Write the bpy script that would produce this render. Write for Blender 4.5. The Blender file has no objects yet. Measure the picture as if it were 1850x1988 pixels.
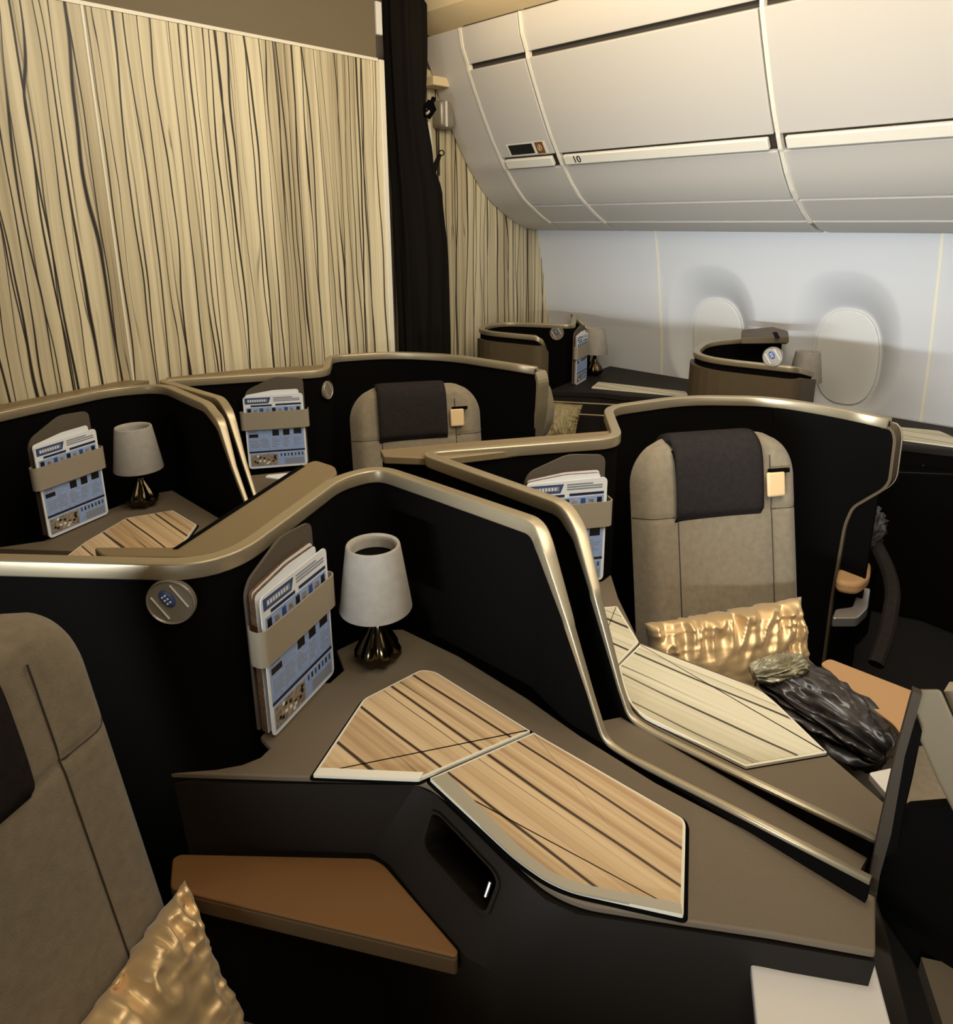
import bpy, bmesh, math, random
from mathutils import Vector, Matrix, noise
random.seed(7)

# ------------------------------------------------------------------ camera, world, light
C = bpy.context.scene.collection
CX, CY, F = 957.0, 819.0, 1375.0
TH, YAW, H = math.atan(384 / 1375), math.radians(45), 1.65
fwd = Vector((math.cos(YAW) * math.cos(TH), math.sin(YAW) * math.cos(TH), -math.sin(TH)))
rgt = Vector((math.sin(YAW), -math.cos(YAW), 0))
upv = rgt.cross(fwd)
EYE = Vector((0, 0, H))
cam = bpy.data.cameras.new('camera')
cam.sensor_fit = 'VERTICAL'; cam.sensor_height = 24; cam.lens = F / 1988 * 24
cam.shift_x = (925 - CX) / 1988; cam.shift_y = (CY - 994) / 1988
cam.clip_start = 0.02
co = bpy.data.objects.new('camera', cam); C.objects.link(co)
co.matrix_world = Matrix.Translation(EYE) @ Matrix((rgt, upv, -fwd)).transposed().to_4x4()
bpy.context.scene.camera = co
vs = bpy.context.scene.view_settings
vs.view_transform = 'Standard'; vs.look = 'None'; vs.gamma = 1; vs.exposure = 0.0
vs.use_curve_mapping = False
w = bpy.data.worlds.new('world'); bpy.context.scene.world = w; w.use_nodes = True
w.node_tree.nodes['Background'].inputs[0].default_value = (1, .93, .82, 1)
w.node_tree.nodes['Background'].inputs[1].default_value = .02

def area(name, loc, target, sx, sy, power, col):
    l = bpy.data.lights.new(name, 'AREA'); l.shape = 'RECTANGLE'; l.size = sx; l.size_y = sy
    l.energy = power; l.color = col
    o = bpy.data.objects.new(name, l); C.objects.link(o); o.location = loc
    o.rotation_euler = (Vector(target) - Vector(loc)).to_track_quat('-Z', 'Y').to_euler()
    return o
area('ceiling_light', (.3, -.2, 2.58), (.9, 1.0, 0.7), 1.2, 1.6, 21, (1, .90, .76))
area('locker_fill_light', (1.5, .5, 2.7), (3.0, 1.4, 1.7), .5, 2.4, 35, (1, .93, .83))  # added fill aimed at the overhead lockers to brighten them
area('cove_light', (2.2, 1.0, 2.5), (2.75, 1.0, 2.55), 3.4, .08, 5, (1, .80, .52))
area('wall_wash_light', (1.2, 1.35, 2.62), (1.5, 2.75, 1.55), 1.7, .2, 17, (1, .92, .78))
dl = area('daylight_opposite', (-1.9, .2, 1.12), (3.6, 1.6, 1.62), 2.6, .07, 17, (.80, .89, 1))
dl.data.spread = math.radians(40)

# ------------------------------------------------------------------ pixel helpers
def ray(x, y): return fwd * F + rgt * (x - CX) - upv * (y - CY)
def at(x, y, z):
    d = ray(x, y); return EYE + d * ((z - H) / d.z)
def atX(x, y, X):
    d = ray(x, y); return EYE + d * (X / d.x)
def atY(x, y, Y):
    d = ray(x, y); return EYE + d * (Y / d.y)

# ------------------------------------------------------------------ materials
MATS = {}
def base_mat(name, col, rough=.6, metal=0.0, spec=.5, bump=0.0, bscale=200, var=0.0, vscale=8, sheen=0):
    m = bpy.data.materials.new(name); m.use_nodes = True; nt = m.node_tree
    b = nt.nodes['Principled BSDF']
    b.inputs['Base Color'].default_value = (*col, 1); b.inputs['Roughness'].default_value = rough
    b.inputs['Metallic'].default_value = metal; b.inputs['Specular IOR Level'].default_value = spec
    if sheen: b.inputs['Sheen Weight'].default_value = sheen
    tc = nt.nodes.new('ShaderNodeTexCoord')
    if bump:
        n = nt.nodes.new('ShaderNodeTexNoise'); n.inputs['Scale'].default_value = bscale; n.inputs['Detail'].default_value = 3
        nt.links.new(tc.outputs['Object'], n.inputs['Vector'])
        bp = nt.nodes.new('ShaderNodeBump'); bp.inputs['Strength'].default_value = bump; bp.inputs['Distance'].default_value = .002
        nt.links.new(n.outputs['Fac'], bp.inputs['Height']); nt.links.new(bp.outputs['Normal'], b.inputs['Normal'])
    if var:
        n = nt.nodes.new('ShaderNodeTexNoise'); n.inputs['Scale'].default_value = vscale; n.inputs['Detail'].default_value = 4
        nt.links.new(tc.outputs['Object'], n.inputs['Vector'])
        r = nt.nodes.new('ShaderNodeValToRGB')
        r.color_ramp.elements[0].position = .3; r.color_ramp.elements[1].position = .7
        r.color_ramp.elements[0].color = (*[c * (1 - var) for c in col], 1)
        r.color_ramp.elements[1].color = (*[min(1, c * (1 + var)) for c in col], 1)
        nt.links.new(n.outputs['Fac'], r.inputs['Fac']); nt.links.new(r.outputs['Color'], b.inputs['Base Color'])
    MATS[name] = m
    return m

def vein_mat(name, light, mid, dark, along, freqs, warp=.05, wz=1.2, rough=.45, lw=.05, seed=0.0, tone=6):
    """striped veneer: thin, slightly wavy dark veins running along the unit vector 'along'; freqs in veins per metre"""
    m = bpy.data.materials.new(name); m.use_nodes = True; nt = m.node_tree; N = nt.nodes; L = nt.links
    b = N['Principled BSDF']; b.inputs['Roughness'].default_value = rough; b.inputs['Specular IOR Level'].default_value = .3
    tc = N.new('ShaderNodeTexCoord'); a = Vector(along).normalized()
    mp = N.new('ShaderNodeMapping'); mp.inputs['Rotation'].default_value = a.to_track_quat('Z', 'Y').inverted().to_euler()
    L.new(tc.outputs['Object'], mp.inputs['Vector'])
    sp = N.new('ShaderNodeSeparateXYZ'); L.new(mp.outputs['Vector'], sp.inputs[0])
    def math_(op, x, y=None, c=None):
        n = N.new('ShaderNodeMath'); n.operation = op
        for k, v in enumerate((x, y, c)):
            if v is None: continue
            if isinstance(v, (int, float)): n.inputs[k].default_value = v
            else: L.new(v, n.inputs[k])
        return n.outputs[0]
    sx_ = math_('ADD', sp.outputs[0], sp.outputs[1])
    cmb = N.new('ShaderNodeCombineXYZ'); L.new(sx_, cmb.inputs[0]); L.new(sp.outputs[2], cmb.inputs[2])
    def nz(scx, scz, off, detail=1.0):
        q = N.new('ShaderNodeMapping'); q.inputs['Scale'].default_value = (scx, 1, scz); q.inputs['Location'].default_value = (off, off * 1.7, off * .3)
        L.new(cmb.outputs[0], q.inputs['Vector'])
        n = N.new('ShaderNodeTexNoise'); n.inputs['Scale'].default_value = 1; n.inputs['Detail'].default_value = detail; n.inputs['Roughness'].default_value = .5
        L.new(q.outputs['Vector'], n.inputs['Vector']); return n.outputs['Fac']
    v = None
    for k, (fq, wd, fade) in enumerate(freqs):
        o = seed + 11.3 * k
        wv = math_('MULTIPLY', math_('SUBTRACT', nz(fq * .35, wz, o, 2), .5), warp * 2)
        jit = math_('MULTIPLY', math_('SUBTRACT', nz(fq * .8, .02, o + 3, 0), .5), .72 / fq)
        x = math_('ADD', math_('ADD', sx_, wv), jit)
        fr = math_('ABSOLUTE', math_('SUBTRACT', math_('FRACT', math_('MULTIPLY', math_('ADD', x, 30.0), fq)), .5))
        wn = math_('MULTIPLY', nz(fq * .9, wz * .9, o + 6, 1), wd * 2)          # line width varies along its length
        lo = math_('SUBTRACT', 1.0, math_('SMOOTH_MIN', math_('DIVIDE', fr, math_('ADD', wn, .002)), 1.0, .25))
        lo = math_('MAXIMUM', lo, 0.0)
        fd = N.new('ShaderNodeMapRange'); fd.inputs['From Min'].default_value = fade; fd.inputs['From Max'].default_value = fade + .12
        L.new(nz(fq * .7, wz * .35, o + 9, 0), fd.inputs['Value'])
        i_ = math_('MULTIPLY', math_('MINIMUM', math_('MULTIPLY', lo, 1.8), 1.0), fd.outputs[0])
        v = i_ if v is None else math_('MAXIMUM', v, i_)
    ramp = N.new('ShaderNodeValToRGB'); ramp.color_ramp.elements[0].position = .36; ramp.color_ramp.elements[1].position = .60
    ramp.color_ramp.elements[0].color = (*mid, 1); ramp.color_ramp.elements[1].color = (*light, 1)
    t1 = nz(tone, .25, seed + 40, 2); t2 = nz(tone * 7, .5, seed + 50, 3)
    L.new(math_('ADD', math_('MULTIPLY', t1, .55), math_('MULTIPLY', t2, .45)), ramp.inputs['Fac'])
    mix = N.new('ShaderNodeMixRGB'); L.new(v, mix.inputs['Fac']); L.new(ramp.outputs['Color'], mix.inputs['Color1'])
    mix.inputs['Color2'].default_value = (*dark, 1)
    L.new(mix.outputs['Color'], b.inputs['Base Color'])
    MATS[name] = m; return m

def srgb(r, g, b):
    f = lambda c: ((c / 255 + .055) / 1.055) ** 2.4 if c > 10 else c / 255 / 12.92
    return (f(r), f(g), f(b))
shell_m = base_mat('dark_shell_fabric', (.0035, .0028, .0022), .95, spec=.06, bump=.2, bscale=400)
shell_out = base_mat('brown_shell_plastic', srgb(92, 78, 56), .6, spec=.3, bump=.15, bscale=500)
trim_m = base_mat('champagne_trim', srgb(182, 166, 134), .38, metal=.65, bump=.03, bscale=600)
ledge_m = base_mat('bronze_ledge', srgb(140, 120, 86), .5, metal=.3, bump=.08, bscale=500)
top_m = base_mat('taupe_console_top', srgb(112, 98, 78), .6, spec=.25, bump=.25, bscale=450)
body_m = base_mat('dark_console_body', srgb(33, 27, 20), .6, spec=.2, bump=.1, bscale=400)
black_m = base_mat('black_gap', (.002, .002, .002), .9, spec=.05)
plate_edge = base_mat('pale_plate_edge', srgb(232, 222, 196), .4)
seat_m = base_mat('taupe_seat_fabric', srgb(136, 123, 100), .9, spec=.15, bump=.5, bscale=330, var=.1, vscale=60, sheen=.15)
seam_m = base_mat('dark_seam', srgb(60, 52, 40), .9)
head_m = base_mat('charcoal_headrest_fabric', srgb(42, 37, 34), .95, spec=.1, bump=.6, bscale=350, var=.15, vscale=80)
leather_shaded = base_mat('tan_leather_shaded', srgb(122, 84, 44), .6, spec=.3, bump=.15, bscale=300)  # nearest arm pad's leather, its shade put into a darker colour
leather_lit = base_mat('tan_leather_lit', srgb(192, 150, 104), .6, spec=.3, bump=.15, bscale=300)  # same leather as a lit copy, brightness put into the colour
leather_dk = base_mat('brown_leather_edge', srgb(96, 76, 50), .65, spec=.2, bump=.1, bscale=300)
tab_m = base_mat('pale_tan_tab', srgb(222, 188, 136), .6)
shade_m = base_mat('grey_lamp_shade', srgb(164, 156, 142), .8, bump=.2, bscale=120, var=.07, vscale=50)
bronze_m = base_mat('dark_bronze', srgb(84, 72, 50), .16, metal=1.0)
satin_m = base_mat('gold_satin', srgb(228, 194, 140), .38, metal=.5, var=.1, vscale=9, sheen=.3)
gold_m = base_mat('pale_wall_white', srgb(232, 226, 212), .5)
paper_m = base_mat('white_paper', srgb(236, 236, 232), .5)
blue_m = base_mat('print_blue', srgb(58, 78, 122), .5)
navy_m = base_mat('print_navy', srgb(30, 40, 72), .5)
pale_blue = base_mat('print_pale_blue', srgb(150, 172, 212), .5, var=.12, vscale=120)
ink_m = base_mat('print_black', srgb(22, 20, 20), .5)
grey_ink = base_mat('print_grey', srgb(140, 146, 156), .5)
photo_m = base_mat('print_photo', srgb(150, 134, 112), .5, var=.5, vscale=120)
brown_page = base_mat('brown_page_edges', srgb(96, 66, 36), .6, var=.5, vscale=150)
strap_m = base_mat('grey_leather_strap', srgb(158, 146, 124), .6, spec=.3, bump=.2, bscale=400)
pocket_m = base_mat('taupe_pocket_leather', srgb(92, 82, 68), .6, spec=.3, bump=.2, bscale=400)
lens_m = base_mat('reading_light_disc', srgb(150, 140, 122), .35, metal=.3)
lens_hi = base_mat('bright_slot', srgb(225, 215, 200), .3)
white_pl = base_mat('white_plastic', srgb(226, 220, 206), .4, spec=.4)
bin_m = base_mat('bin_plastic', srgb(203, 194, 179), .5, spec=.35, bump=.03, bscale=500)
rib_m = base_mat('bin_edge_pale', srgb(238, 228, 205), .45)
cove_m = base_mat('cove_panel', srgb(226, 204, 160), .55)
wallp_m = base_mat('sidewall_plastic', srgb(208, 206, 202), .5, spec=.3, bump=.04, bscale=500)
wshade_m = base_mat('window_shade_plastic', srgb(214, 210, 200), .5)
upper_m = base_mat('taupe_bulkhead', srgb(116, 102, 78), .6, spec=.2, bump=.1, bscale=500)
curt_m = base_mat('black_curtain_fabric', srgb(24, 20, 16), .95, spec=.1, bump=.4, bscale=250)
floor_m = base_mat('dark_carpet', (.006, .005, .004), 1, bump=.5, bscale=300)
ceil_m = base_mat('ceiling_plastic', srgb(214, 200, 168), .6)
plac_m = base_mat('brown_placard', srgb(122, 78, 34), .5)
chrome_m = base_mat('brushed_silver', srgb(200, 196, 188), .3, metal=.8)
bag_m = base_mat('clear_plastic_bag_over_grey_blanket', srgb(62, 57, 54), .3, spec=.6, var=.55, vscale=14)
tray_m = base_mat('pale_tray', srgb(222, 214, 200), .3, spec=.5)
part_m = vein_mat('striped_partition_veneer', srgb(226, 211, 172), srgb(164, 148, 114), srgb(44, 34, 24), (0, 0, 1),
                  [(15, .055, .28), (22, .05, .36), (8, .035, .15), (37, .05, .60)], warp=.045, wz=1.0, seed=2.3)
woodA = vein_mat('warm_striped_veneer', srgb(226, 196, 150), srgb(186, 150, 108), srgb(70, 52, 36), (-.02, 1, 0),
                 [(13, .05, .25), (22, .04, .45)], warp=.02, wz=1.5, seed=3.1, rough=.4, tone=16)
woodB = vein_mat('pale_striped_veneer', srgb(222, 212, 180), srgb(198, 186, 152), srgb(66, 58, 44), (-.08, 1, 0),
                 [(13, .05, .28), (22, .04, .45)], warp=.02, wz=1.5, seed=8.7, rough=.4, tone=16)

# ------------------------------------------------------------------ object helpers
def thing(name, label, cat, loc=(0, 0, 0), group=None):
    o = bpy.data.objects.new(name, None); C.objects.link(o); o.location = loc
    o['label'] = label; o['category'] = cat
    if group: o['group'] = group
    return o
def wloc(o):
    v = Vector(o.location); p = o.parent
    while p: v += Vector(p.location); p = p.parent
    return v
def obj(name, bm, mat, parent=None, smooth=False, label=None, bevel=0, subsurf=0):
    """bm holds world coordinates; links ONE mesh object"""
    me = bpy.data.meshes.new(name)
    bmesh.ops.recalc_face_normals(bm, faces=bm.faces)
    off = wloc(parent) if parent else Vector((0, 0, 0))
    if off.length: bmesh.ops.translate(bm, verts=bm.verts, vec=-off)
    bm.to_mesh(me); bm.free()
    for m in (mat if isinstance(mat, (list, tuple)) else [mat]): me.materials.append(m)
    o = bpy.data.objects.new(name, me); C.objects.link(o)
    if parent: o.parent = parent
    if smooth:
        for p in me.polygons: p.use_smooth = True
    if bevel:
        b = o.modifiers.new('bevel', 'BEVEL'); b.width = bevel; b.segments = 3; b.limit_method = 'ANGLE'; b.angle_limit = math.radians(40)
        for p in me.polygons: p.use_smooth = True
        try:
            me.set_sharp_from_angle(angle=math.radians(50))
        except Exception: pass
    if subsurf:
        s = o.modifiers.new('s', 'SUBSURF'); s.levels = subsurf; s.render_levels = subsurf
    if label: o['label'] = label
    return o
def struct(name, bm, mat, **k):
    o = obj(name, bm, mat, **k); o['kind'] = 'structure'; return o
def tag(o, label, cat, group=None):
    o['label'] = label; o['category'] = cat
    if group: o['group'] = group
    return o
def NB(): return bmesh.new()
def add_loft(bm, rings, closed=True, caps=True, mi=0):
    vr = [[bm.verts.new(p) for p in r] for r in rings]
    n = len(vr[0])
    for a, b in zip(vr[:-1], vr[1:]):
        for i in range(n if closed else n - 1):
            j = (i + 1) % n
            try: f = bm.faces.new((a[i], a[j], b[j], b[i])); f.material_index = mi
            except ValueError: pass
    if caps:
        for r in (vr[0], vr[-1]):
            try: f = bm.faces.new(r); f.material_index = mi
            except ValueError: pass
    return vr
def add_box(bm, c, ax, ay, az, mi=0):
    """box: centre c, half-axis vectors"""
    c, ax, ay, az = Vector(c), Vector(ax), Vector(ay), Vector(az)
    add_loft(bm, [[c + s * az + ax * a + ay * b for a, b in ((-1, -1), (1, -1), (1, 1), (-1, 1))] for s in (-1, 1)], mi=mi)
def add_prism(bm, poly, vec, mi=0):
    poly = [Vector(p) for p in poly]; vec = Vector(vec)
    add_loft(bm, [poly, [p + vec for p in poly]], mi=mi)
def zprism(bm, poly, z0, z1, mi=0):
    add_loft(bm, [[Vector((p[0], p[1], z0)) for p in poly], [Vector((p[0], p[1], z1)) for p in poly]], mi=mi)
def fillet(pts, r, seg=6, closed=False):
    """round the corners of a polyline; r a number or a list"""
    pts = [Vector(p) for p in pts]; n = len(pts); out = []
    for i, p in enumerate(pts):
        rr = r[i] if isinstance(r, (list, tuple)) else r
        if (not closed and i in (0, n - 1)) or rr <= 0: out.append(p); continue
        a = pts[i - 1]; b = pts[(i + 1) % n]
        da, db = a - p, b - p
        k = min(rr, da.length * .48, db.length * .48)
        p0, p1 = p + da.normalized() * k, p + db.normalized() * k
        for s in range(seg + 1):
            t = s / seg; out.append(p0 * (1 - t) ** 2 + p * 2 * t * (1 - t) + p1 * t * t)
    return out
def normals_xy(path):
    ns = []
    for i in range(len(path)):
        a = path[max(0, i - 1)]; b = path[min(len(path) - 1, i + 1)]
        t = Vector((b.x - a.x, b.y - a.y, 0))
        if t.length < 1e-6: t = Vector((0, -1, 0))
        t.normalize(); ns.append(Vector((-t.y, t.x, 0)))
    return ns
def miter(path, ns):
    return ns
def add_sweep(bm, path, prof, ns=None, mi=0, caps=True):
    path = [Vector(p) for p in path]
    ns = ns or normals_xy(path); rings = []
    for i, p in enumerate(path):
        a = path[max(0, i - 1)]; b = path[min(len(path) - 1, i + 1)]
        t = (b - a).normalized(); n = ns[i]; u = t.cross(n)
        if u.length < 1e-5: u = Vector((0, 0, 1))
        u.normalize()
        if u.z < -.01: u = -u
        rings.append([p + n * q[0] + u * q[1] for q in prof])
    add_loft(bm, rings, mi=mi, caps=caps)
def add_tube(bm, path, r, seg=10, mi=0):
    path = [Vector(p) for p in path]; rings = []
    ref = Vector((0, 0, 1))
    for i, p in enumerate(path):
        a = path[max(0, i - 1)]; b = path[min(len(path) - 1, i + 1)]
        t = (b - a).normalized()
        if abs(t.dot(ref)) > .95: ref = Vector((1, 0, 0)) if abs(t.x) < .9 else Vector((0, 1, 0))
        n = t.cross(ref).normalized(); u = n.cross(t).normalized(); ref = u
        rr = r[i] if isinstance(r, (list, tuple)) else r
        rings.append([p + (n * math.cos(k * 2 * math.pi / seg) + u * math.sin(k * 2 * math.pi / seg)) * rr for k in range(seg)])
    add_loft(bm, rings, mi=mi)
def add_lathe(bm, c, prof, seg=40, lobes=0, amp=0, mi=0, caps=True, lobe_fn=None):
    c = Vector(c); rings = []
    for (r, z) in prof:
        ring = []
        for k in range(seg):
            a = k * 2 * math.pi / seg
            rr = r
            if lobes:
                rr = r * (1 + amp * (abs(math.cos(a * lobes / 2)) - .6))
            ring.append(c + Vector((rr * math.cos(a), rr * math.sin(a), z)))
        rings.append(ring)
    add_loft(bm, rings, mi=mi, caps=caps)

def rprof(w, h, r=.006, seg=3):
    """rounded rectangle profile, top at b = 0"""
    o = []
    for cx, cy, a0 in ((w / 2 - r, -r, 0), (-w / 2 + r, -r, 90), (-w / 2 + r, -h + r, 180), (w / 2 - r, -h + r, 270)):
        for s in range(seg + 1):
            a = math.radians(a0 + 90 * s / seg); o.append((cx + r * math.cos(a), cy + r * math.sin(a)))
    return o
def wall_ribbon(bm, path, zb, t, drop=.012, mi=0):
    ns = normals_xy(path); rings = []
    for p, n in zip(path, ns):
        zt = max(zb + .02, p.z - drop)
        rings.append([Vector((p.x, p.y, zb)) + n * t / 2, Vector((p.x, p.y, zt)) + n * t / 2, Vector((p.x, p.y, zt)) - n * t / 2, Vector((p.x, p.y, zb)) - n * t / 2])
    add_loft(bm, rings, mi=mi)
def shell_parts(root, path, t=.045, trim_h=.03, zb=.02, wall_mat=None, ds=False):
    bm = NB(); wall_ribbon(bm, path, zb, .011 if t < .03 else t - .006, drop=.008)
    obj('shell_wall', bm, wall_mat or shell_m, root)
    bm = NB(); path2 = [Vector(p) for p in path]; ns = normals_xy(path2); rings = []
    for i, p in enumerate(path2):
        a = path2[max(0, i - 1)]; b = path2[min(len(path2) - 1, i + 1)]; tt = (b - a).normalized(); n = ns[i]; u = tt.cross(n)
        u = (-u if u.z < -.01 else u).normalized(); k = min(1, max(0, (p.z - .80) / .28)); k = k * k
        hh = .010 + (trim_h - .010) * k; wd = .013 + (t + .004 - .013) * k
        rings.append([p + n * q[0] + u * q[1] for q in rprof(wd, hh, .0035)])
    add_loft(bm, rings)
    return obj('rim_trim', bm, trim_m, root, smooth=True)

ZR = 1.11
# ------------------------------------------------------------------ the setting
bm = NB(); add_box(bm, (.8, .4, -.02), (3.2, 0, 0), (0, 3.2, 0), (0, 0, .02)); struct('floor', bm, floor_m)
bm = NB(); add_box(bm, (.3, .4, 2.86), (2.6, 0, 0), (0, 3.2, 0), (0, 0, .02)); struct('ceiling', bm, ceil_m)
bm = NB(); add_box(bm, (-2.1, .4, 1.4), (.02, 0, 0), (0, 3.2, 0), (0, 0, 1.42)); struct('wall_left', bm, wallp_m)
bm = NB(); add_box(bm, (.8, -2.6, 1.4), (2.9, 0, 0), (0, .02, 0), (0, 0, 1.42)); struct('wall_front', bm, upper_m)

# centre partition behind the last row: striped lower panel, taupe upper panel
PY_ = 2.75
bm = NB(); add_box(bm, (-.5, PY_ + .02, 1.17), (1.37, 0, 0), (0, .02, 0), (0, 0, 1.165))
pb = struct('wall_back', bm, part_m)
bm = NB(); add_box(bm, (1.46, PY_ + .02, 1.17), (.585, 0, 0), (0, .02, 0), (0, 0, 1.165)); struct('wall_back.001', bm, part_m)
bm = NB(); add_box(bm, (.8725, PY_ + .012, 1.17), (.0035, 0, 0), (0, .014, 0), (0, 0, 1.166)); struct('trim_1', bm, plate_edge)
bm = NB(); add_box(bm, (.05, PY_ + .03, 2.59), (1.985, 0, 0), (0, .03, 0), (0, 0, .25)); struct('wall_back.002', bm, upper_m)
bm = NB(); add_box(bm, (.1, PY_ + .014, 2.337), (1.94, 0, 0), (0, .018, 0), (0, 0, .006)); struct('trim_2', bm, plate_edge)
bm = NB(); add_box(bm, (2.058, PY_ + .02, 1.17), (.014, 0, 0), (0, .028, 0), (0, 0, 1.17)); struct('trim_3', bm, plate_edge, bevel=.004)
bm = NB(); add_box(bm, (2.052, PY_ + .02, 2.5), (.016, 0, 0), (0, .03, 0), (0, 0, .065)); struct('trim_4', bm, white_pl, bevel=.005)

# window-side partition
Y2 = 3.06
bm = NB()
poly = [(2.35, .0), (3.58, .0), (3.62, .75), (3.585, 1.05), (3.5, 1.45), (3.46, 1.62), (3.2, 1.74), (2.98, 1.86), (2.8, 2.1), (2.69, 2.4), (2.35, 2.45)]
add_prism(bm, [(x, Y2, z) for x, z in poly], (0, .04, 0)); struct('wall_back.003', bm, part_m)
bm = NB()
add_prism(bm, [(x, Y2 + .05, z) for x, z in [(1.9, 0), (2.7, 0), (2.7, 2.84), (1.9, 2.84)]], (0, .03, 0)); struct('wall_back.004', bm, gold_m)

# side wall with two window funnels
WP = [(0.0, 3.61), (.55, 3.61), (.75, 3.61), (1.05, 3.575), (1.43, 3.50), (1.66, 3.44)]
def wallx(z):
    for (z0, x0), (z1, x1) in zip(WP[:-1], WP[1:]):
        if z <= z1: return x0 + (x1 - x0) * (z - z0) / (z1 - z0)
    return WP[-1][1]
WINS = [(1.89, 1.07), (1.205, 1.07), (.40, 1.07), (-.28, 1.07)]
def sidewall(name, y0, y1, z0=.3, z1=1.66, step=.011):
    bm = NB(); ny = int((y1 - y0) / step); nz = int((z1 - z0) / step); g = []
    for j in range(nz + 1):
        z = z0 + (z1 - z0) * j / nz; row = []
        for i in range(ny + 1):
            y = y0 + (y1 - y0) * i / ny; d = 0
            for wy, wz in WINS:
                ro = ((abs(y - wy) / .262) ** 2.5 + (abs(z - wz - .01) / .36) ** 2.5) ** .4
                ri = ((abs(y - wy) / .155) ** 2.5 + (abs(z - (wz - .055)) / .245) ** 2.5) ** .4
                if ro < 1:
                    t = min(1, (1 - ro) / max(1e-4, (1 - ro) + max(0, ri - 1)))
                    t = t * t * (3 - 2 * t) * .3 + t * .7
                    d = .095 * t
            row.append(bm.verts.new((wallx(z) + d, y, z)))
        g.append(row)
    for j in range(nz):
        for i in range(ny):
            bm.faces.new((g[j][i], g[j][i + 1], g[j + 1][i + 1], g[j + 1][i]))
    return struct(name, bm, wallp_m, smooth=True)
sidewall('wall_right', .832, 2.192)
sidewall('wall_right.001', 2.204, 3.06)
sidewall('wall_right.002', -.56, .820)
for k, (ya, yb) in enumerate(((2.192, 2.204), (.820, .832))):
    bm = NB(); ring = []
    for z in [0.3 + i * .06 for i in range(24)]:
        x = wallx(min(z, 1.66)); ring.append([(x + .03, ya, z), (x + .03, yb, z), (x - .004, yb, z), (x - .004, ya, z)])
    add_loft(bm, ring); struct('trim_%d' % (5 + k), bm, plate_edge)
for k, (wy, wz) in enumerate(WINS):
    bm = NB(); ri = []; ro_ = []
    cz = wz - .055; x0 = wallx(cz) + .06
    def se(a, ry, rz, n=2.5):
        c, s = math.cos(a), math.sin(a)
        return ry * math.copysign(abs(c) ** (2 / n), c), rz * math.copysign(abs(s) ** (2 / n), s)
    for q in range(48):
        a = q * 2 * math.pi / 48; y, z = se(a, .147, .237); ri.append(Vector((wallx(cz + z) + .076, wy + y, cz + z)))
    add_prism(bm, ri, (.02, 0, 0)); wd = struct('window_%d' % (k + 1), bm, wshade_m, bevel=.004)
# wall above, behind the bins
bm = NB(); add_box(bm, (3.0, .3, 2.9), (.6, 0, 0), (0, 2.9, 0), (0, 0, .02)); struct('ceiling.001', bm, ceil_m)
bm = NB()
cprof = [(2.30, 2.84), (2.34, 2.72), (2.44, 2.62), (2.56, 2.575), (2.60, 2.56), (2.9, 2.56), (2.9, 2.6), (2.62, 2.6), (2.5, 2.66), (2.4, 2.75), (2.36, 2.84)]
add_prism(bm, [(x, -2.4, z) for x, z in cprof], (0, 5.44, 0)); struct('ceiling.002', bm, cove_m, smooth=False)

# ------------------------------------------------------------------ overhead bins
def prof_pts(lst): return fillet([Vector((x, 0, z)) for x, z in lst], .12, 5)
UP = [(2.555, 2.555), (2.572, 2.47), (2.607, 2.40)]
DOOR = [(2.612, 2.375), (2.70, 2.22), (2.80, 2.05)]
DOOR = [(2.612, 2.375), (2.655, 2.29), (2.72, 2.17), (2.785, 2.06), (2.838, 1.985)]
LATCH = [(2.843, 1.975), (2.872, 1.935)]
LOW = [(2.885, 1.925), (2.95, 1.85), (3.02, 1.785), (3.07, 1.752)]
UND = [(3.085, 1.745), (3.16, 1.70), (3.235, 1.664)]
UND2 = [(3.245, 1.658), (3.34, 1.625), (3.46, 1.612)]
def strip(bm, prof, ya, yb, t=.02, out=0.0):
    n = len(prof); nn = []
    for i in range(n):
        a = prof[max(0, i - 1)]; b = prof[min(n - 1, i + 1)]
        dx, dz = b[0] - a[0], b[1] - a[1]; L = math.hypot(dx, dz); nn.append((dz / L, -dx / L))   # points to the aisle
    A = [(p[0] + q[0] * out, p[1] + q[1] * out) for p, q in zip(prof, nn)]
    B = [(p[0] - q[0] * t, p[1] - q[1] * t) for p, q in zip(prof, nn)]
    poly = A + B[::-1]
    add_prism(bm, [(x, ya, z) for x, z in poly], (0, yb - ya, 0))
FULL = UP + DOOR + LATCH + LOW + UND + UND2
def bin_unit(y1, y0, label, first=False):
    r = thing('overhead_bin', label, 'overhead locker', (2.9, (y0 + y1) / 2, 1.62), 'overhead lockers above the window seats')
    g = .006
    bm = NB()
    body = [(p[0] + .022, p[1] + .012) for p in FULL]
    add_prism(bm, [(x, y0 + .001, z) for x, z in body + [(3.46, 2.5), (2.6, 2.56)]], (0, y1 - y0 - .002, 0)); obj('locker_body', bm, seam_m, r)
    for nm, pr, out in (('upper_panel', UP, 0), ('locker_door', DOOR, .004), ('lower_panel', LOW, 0), ('underside_panel', UND, 0), ('service_panel', UND2, 0)):
        bm = NB(); strip(bm, pr, y0 + g, y1 - g, .02, out); obj(nm, bm, bin_m, r, bevel=.004)
    bm = NB(); strip(bm, LATCH, y0 + .03, y1 - .03, .01, .012); obj('latch_bar', bm, rib_m, r, bevel=.005)
    bm = NB(); strip(bm, FULL[:-2], y1 - .010, y1 + .006, .02, .006); obj('edge_rib', bm, rib_m, r)
    return r
b1 = bin_unit(2.78, 2.40, 'pale overhead locker nearest the striped wall with a black and brown placard')
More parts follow.
